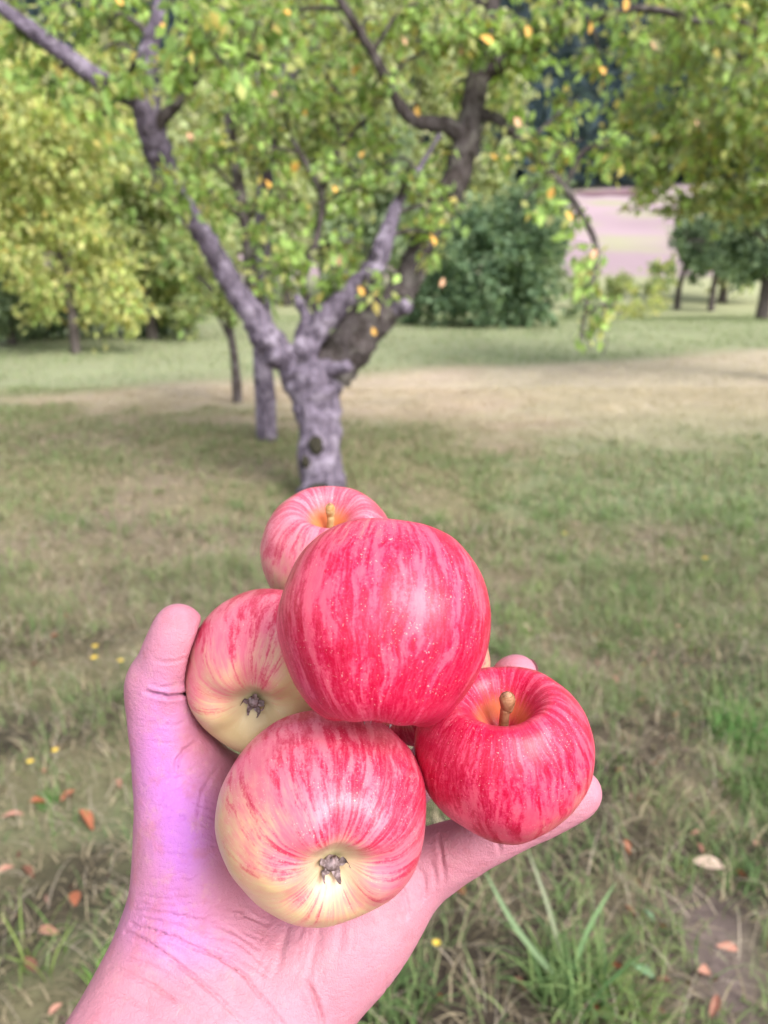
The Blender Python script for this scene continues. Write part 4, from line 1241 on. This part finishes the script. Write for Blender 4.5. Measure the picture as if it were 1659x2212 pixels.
# single turning leaves that stand out orange in the crown
m_or = NT("turning_leaf"); m_or.principled(m_or.mix(m_or.noise(m_or.n('TexCoord').outputs['Object'], 6, 2), (0.60, 0.30, 0.05), (0.66, 0.42, 0.12)), 0.6, 0.3)
m_pk = NT("withered_leaf"); m_pk.principled(m_pk.mix(m_pk.noise(m_pk.n('TexCoord').outputs['Object'], 6, 2), (0.60, 0.32, 0.18), (0.66, 0.42, 0.28)), 0.6, 0.3)
def one_leaf(mat):
    v, f = dead_leaf(1.0, 0.66, 0.35, 0.4)
    me = mesh_np("leaf", v, f, True); me.materials.append(mat); return me
LM = [one_leaf(m_or.mat), one_leaf(m_pk.mat)]
for x, y, dz, pxs, k in [(497, 150, -.8, 34, 0), (258, 5, -.9, 26, 0), (550, 62, -.5, 24, 0), (440, 95, -.8, 22, 0), (770, 150, -.1, 32, 0), (663, 243, .1, 22, 0), (410, 297, -.2, 24, 1), (1050, 92, -.45, 44, 0), (1118, 265, -.18, 28, 1),
                         (1062, 343, -.05, 34, 0), (1192, 418, -.28, 30, 0), (1228, 468, -.3, 26, 0), (1283, 550, -.32, 28, 1), (930, 520, -.25, 40, 0), (953, 610, -.25, 24, 1), (808, 716, -.35, 22, 0), (740, 563, -.18, 36, 1), (1300, 155, -.4, 26, 0),
                         (1272, 60, -.5, 26, 0), (640, 360, .1, 34, 0), (785, 335, .1, 26, 0), (590, 205, -.1, 24, 1), (1350, 10, -.5, 30, 0), (780, 628, -.27, 26, 0), (995, 110, -.3, 22, 1), (1410, 100, -.45, 22, 1), (1500, 265, -.2, 22, 1),
                         (870, 90, -.3, 26, 1), (905, 240, -.1, 28, 0), (720, 410, .1, 28, 0), (575, 400, .1, 34, 0), (1140, 70, -.45, 30, 0), (620, 30, -.4, 24, 0), (350, 60, -.9, 24, 0)]:
    z = TD + dz - 0.1
    o = obj("leaf", LM[k], None, apple_tree)
    o.location = Vector(U(x, y, z) - base); s = pxs * 0.85 * z / FOC; o.scale = (s, s, s)
    o.rotation_euler = (random.uniform(0.6, 1.8), random.uniform(-.6, .6), random.uniform(-.8, .8))

# ------------------------------------------------------------------ other trees, built from a trunk foot in the picture
def tree(name, label, foot, top_px, half_px, trunk_px, palette, size, n, rng, mat=BARK_FAR, forks=(), lean=0, crown_y=None, nclump=26, group=None, shape=1, droop=0.4, cat="tree", squash=1.0, twig=False, depth=None, cx=None, fill=0.8, extra=()):
    """foot (x,y) in the picture; crown from crown_y down to top_px; half_px = half width of the crown"""
    b = G(*foot)
    fd = float((b - EYE) @ FW)
    s = fd / FOC
    t = thing(name, label, cat, Vector(b), group)
    H = lambda yd: (foot[1] - yd) * s / math.cos(PITCH)       # height above the foot
    y_bot = crown_y if crown_y else foot[1] - 40
    z0, z1 = H(y_bot), H(top_px)
    fx = (cx - foot[0]) * s if cx is not None else 0.0
    ctr = np.array([b[0] + fx + lean * s, b[1], b[2] + (z0 + z1) / 2]); rad = np.array([half_px * s, half_px * s * squash, (z1 - z0) / 2])
    if trunk_px:
        hh = z0 + (z1 - z0) * 0.55
        q = spline([(b[0], b[1], b[2] - .1, trunk_px * s * 1.25), (b[0] + lean * s * .2, b[1], b[2] + hh * .35, trunk_px * s), (b[0] + (lean * .5) * s + fx * .3, b[1], b[2] + hh * .7, trunk_px * s * .8), (b[0] + lean * s + fx * .7, b[1], b[2] + hh, trunk_px * s * .4)], 5)
        v, f = tube(q[:, :3], q[:, 3], 12, 0.2, 3)
        obj("trunk", mesh_np("trunk", v - b, f, True), mat, t)
        for k in range(5):
            st = q[int(len(q) * (0.45 + 0.1 * k))]
            a = rng.uniform(0, 6.28) if not forks else forks[k % len(forks)]
            e = ctr + np.array([math.cos(a), math.sin(a) * 0.8, rng.uniform(-.1, .8)]) * rad * 0.75
            qq = spline([(*st[:3], trunk_px * s * .45), (*((st[:3] + e) / 2 + np.array([0, 0, .12 * rad[2]])), trunk_px * s * .3), (*e, trunk_px * s * .1)], 4)
            v, f = tube(qq[:, :3], qq[:, 3], 8, 0.2, k)
            obj("limb", mesh_np("limb", v - b, f, True), mat, t)
    cl = []
    for k in range(nclump):
        d = rng.normal(0, 1, 3); d /= np.linalg.norm(d)
        d = np.sign(d) * np.abs(d) ** 0.7 * 1.02
        rr = rng.uniform(0.15, 1.0) ** 0.5 * fill
        c = ctr + d * rad * rr
        if d[1] > 0.4 and rng.uniform() < 0.4: c[1] = ctr[1] - abs(c[1] - ctr[1])
        cl.append((c, rad * rng.uniform(0.18, 0.34) * np.array([1, 1, 1]), n // nclump))
    for ex, ey, ew, eh, en in extra:
        cl.append((U(ex, ey, fd - 0.3), np.array([ew * s, ew * s, eh * s]), en))
    build_crown("crown", cl, size, palette, b, t, rng, shape, droop, None, 0.006, mat if twig else None)
    return t
r2 = np.random.default_rng(21)
P_YEL = ([(0.52, 0.57, 0.22), (0.60, 0.58, 0.26), (0.36, 0.41, 0.18), (0.40, 0.53, 0.18), YELLOW], [4, 3, 2, 1.5, .6])
P_LGT = ([(0.40, 0.47, 0.23), Y_GREEN, G_MID, OLIVE], [4, 2, 2, 1])
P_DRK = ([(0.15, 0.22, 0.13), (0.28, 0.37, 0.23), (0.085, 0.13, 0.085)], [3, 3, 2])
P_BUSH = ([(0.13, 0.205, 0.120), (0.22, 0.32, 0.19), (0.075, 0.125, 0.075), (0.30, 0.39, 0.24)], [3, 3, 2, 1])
P_RIGHT = ([Y_GREEN, G_BRIGHT, (0.32, 0.40, 0.20), OLIVE, YELLOW], [2.5, 3, 4, 2, .3])
P_PALE = ([(0.50, 0.56, 0.32), (0.42, 0.48, 0.26), (0.60, 0.60, 0.36)], [3, 2, 2])  # brightness of the sunlit far slope put into the leaf colours
P_GREY = ([(0.29, 0.37, 0.23), (0.21, 0.28, 0.17), (0.39, 0.45, 0.29)], [3, 2, 1])

tree("apple_tree", "slim dark-trunked tree close behind the left fork of the nearest tree", (577, 950), 60, 190, 19, P_LGT, 0.075, 2400, r2, BARK, crown_y=520, nclump=28, group="orchard trees", cx=640, twig=True, squash=.8)
tree("apple_tree", "small thin forked tree on the hay strip, left of the nearest tree", (513, 870), 560, 75, 9, P_LGT, 0.075, 800, r2, BARK_DARK, crown_y=735, nclump=14, group="orchard trees", cx=480, forks=(2.6, 0.5, 2.9), twig=True)
tree("apple_tree", "big yellowing tree with drooping leaf sprays at the left", (165, 765), 170, 225, 9, P_YEL, 0.105, 13000, r2, BARK_FAR, crown_y=690, nclump=60, group="orchard trees", cx=110, droop=0.9, extra=[(240, 670, 50, 60, 420), (265, 600, 50, 70, 420), (70, 600, 70, 60, 420), (200, 560, 70, 60, 420), (110, 660, 60, 40, 260), (190, 640, 40, 50, 200), (30, 540, 60, 60, 350), (285, 690, 22, 40, 150)])
tree("apple_tree", "pale green tree filling the gap left of the nearest tree's fork", (330, 735), 330, 165, 10, P_LGT, 0.14, 8000, r2, BARK_FAR, crown_y=705, nclump=44, group="orchard trees", cx=360)
tree("apple_tree", "yellow-green tree behind the big yellowing tree at the far left", (20, 745), 60, 190, 14, P_YEL, 0.11, 8500, r2, BARK_FAR, crown_y=640, nclump=40, group="orchard trees", cx=10)
tree("shrub", "grey green shrub low at the left edge under the yellowing tree", (25, 750), 590, 85, 0, P_GREY, 0.12, 2600, r2, crown_y=748, nclump=20, cat="shrub")
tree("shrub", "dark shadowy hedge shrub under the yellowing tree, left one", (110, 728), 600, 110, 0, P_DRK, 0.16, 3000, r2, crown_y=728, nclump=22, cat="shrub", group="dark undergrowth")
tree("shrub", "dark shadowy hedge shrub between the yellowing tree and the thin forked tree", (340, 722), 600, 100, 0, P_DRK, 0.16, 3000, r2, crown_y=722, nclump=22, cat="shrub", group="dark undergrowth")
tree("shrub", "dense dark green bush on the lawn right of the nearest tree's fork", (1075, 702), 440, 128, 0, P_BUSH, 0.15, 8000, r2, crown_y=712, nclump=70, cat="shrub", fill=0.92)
tree("shrub", "lighter pointed bush rising behind the dense dark green bush", (1110, 695), 385, 90, 0, P_GREY, 0.12, 3000, r2, crown_y=690, nclump=34, cat="shrub", cx=1120)
tree("shrub", "low dark bush behind the forked trunk, next to the dense bush", (930, 700), 560, 90, 0, P_BUSH, 0.12, 2400, r2, crown_y=704, nclump=24, cat="shrub")
tree("shrub", "small bush beside the pale gap right of the dense bush", (1245, 690), 585, 50, 0, P_GREY, 0.10, 900, r2, crown_y=692, nclump=14, cat="shrub")
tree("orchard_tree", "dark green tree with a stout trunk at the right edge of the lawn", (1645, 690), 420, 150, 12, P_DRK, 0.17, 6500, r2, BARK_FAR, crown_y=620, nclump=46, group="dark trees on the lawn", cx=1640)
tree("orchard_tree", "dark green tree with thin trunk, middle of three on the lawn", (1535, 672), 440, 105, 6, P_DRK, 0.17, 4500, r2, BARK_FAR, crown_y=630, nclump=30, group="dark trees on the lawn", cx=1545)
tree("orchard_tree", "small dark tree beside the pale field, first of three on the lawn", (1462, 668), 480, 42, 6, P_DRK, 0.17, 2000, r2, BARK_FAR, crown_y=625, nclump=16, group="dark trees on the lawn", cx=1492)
tree("apple_tree", "large olive green tree overhanging from the right edge", (1760, 830), 30, 360, 26, P_RIGHT, 0.10, 16000, r2, BARK_FAR, crown_y=470, nclump=110, group="orchard trees", cx=1640, droop=0.7, twig=False, extra=[(1400, 400, 45, 45, 220), (1480, 440, 50, 40, 220), (1570, 430, 50, 40, 240), (1355, 330, 35, 50, 180), (1350, 240, 40, 60, 200), (1430, 330, 50, 50, 260), (1640, 440, 50, 40, 240), (1400, 160, 50, 60, 220)])
for fx_, fy_, ft, fw, lab in [(1260, 640, 560, 40, "pale shrub at the foot of the field beside the dense bush"), (1430, 636, 565, 45, "pale shrub at the foot of the field near the small dark tree"), (1340, 640, 600, 40, "low pale shrub in the middle of the foot of the field")]:
    tree("shrub", lab, (fx_, fy_), ft, fw, 0, P_LGT, 0.16, 700, r2, crown_y=fy_, nclump=14, cat="shrub", group="shrubs at the foot of the field")
tree("shrub", "yellowish shrub below the pale field", (1380, 690), 600, 70, 0, P_YEL, 0.09, 700, r2, crown_y=690, nclump=16, cat="shrub")
# trees standing uphill behind the orchard
far_trees = [(700, 655, -20, 150, "tall pale tree on the slope above the fork", P_PALE), (880, 655, 20, 130, "tall pale tree on the slope behind the upper right limb", P_PALE), (540, 655, -20, 150, "tall pale tree on the slope left of the fork's centre", P_PALE), (1020, 655, 60, 90, "narrow pale tree beside the dark wood gap", P_PALE), (1160, 655, 395, 60, "pale green tree on the slope behind the dense bush", P_GREY), (1560, 650, 400, 110, "pale olive tree on the slope behind the dark lawn trees", P_PALE), (420, 668, 200, 150, "yellow-green tree on the slope behind the left fork", P_PALE), (620, 660, 250, 130, "light green tree on the slope seen between the forked limbs", P_PALE),
             (800, 662, 300, 120, "olive tree on the slope seen behind the right fork", P_GREY), (250, 672, 120, 170, "tall yellow-green tree on the slope above the yellowing tree", P_YEL),
             (60, 670, 60, 200, "tall green tree on the slope in the upper left corner", P_PALE), (960, 655, 380, 60, "slim green tree behind the right limb", P_GREY)]
for x, y, top, hw, lab, pl in far_trees:
    tree("hillside_tree", lab, (x, y), top, hw, 8, pl, 0.26, 6500, r2, BARK_FAR, crown_y=y - 20, nclump=60, group="trees on the slope behind")

# ------------------------------------------------------------------ wooded slope, one dark mass far behind
rw = np.random.default_rng(77)
VS, FS, CS, off = [], [], [], 0
N = 1250
yy_ = 116 + 150 * rw.uniform(0, 1, N) ** 1.2
xx_ = rw.uniform(-1.05, 1.05, N) * yy_
zz_ = ground_z(xx_, yy_)
for k in range(N):
    n = 105
    hgt = rw.uniform(9, 15); rd = rw.uniform(2.2, 3.6)
    t = rw.uniform(0.05, 1, n)
    prof = np.sin(np.pi * np.clip(t * 0.85 + 0.12, 0, 1)) ** 0.7
    a = rw.uniform(0, 6.283, n); rr = rd * prof * rw.uniform(0.6, 1.05, n)
    C = np.stack([xx_[k] + rr * np.cos(a), yy_[k] + rr * np.sin(a), zz_[k] + t * hgt], 1)
    ax = np.stack([np.cos(a), np.sin(a), rw.uniform(-.6, .4, n)], 1) + rw.normal(0, .4, (n, 3))
    col = np.array([0.055, 0.082, 0.100]) * rw.uniform(0.7, 1.4) * rw.uniform(0.7, 1.3, n)[:, None]
    V, F, K = leaf_cloud(C, ax, rw.uniform(1.1, 2.0, n), col, rw, 0)
    VS.append(V); FS.append(F + off); CS.append(K); off += len(V)
obj("far_wood", mesh_np("far_wood", np.concatenate(VS), np.concatenate(FS), False, np.concatenate(CS)), MAT_LEAF, kind="stuff", label="dark blue-green wood on the slope far behind", cat="wood")
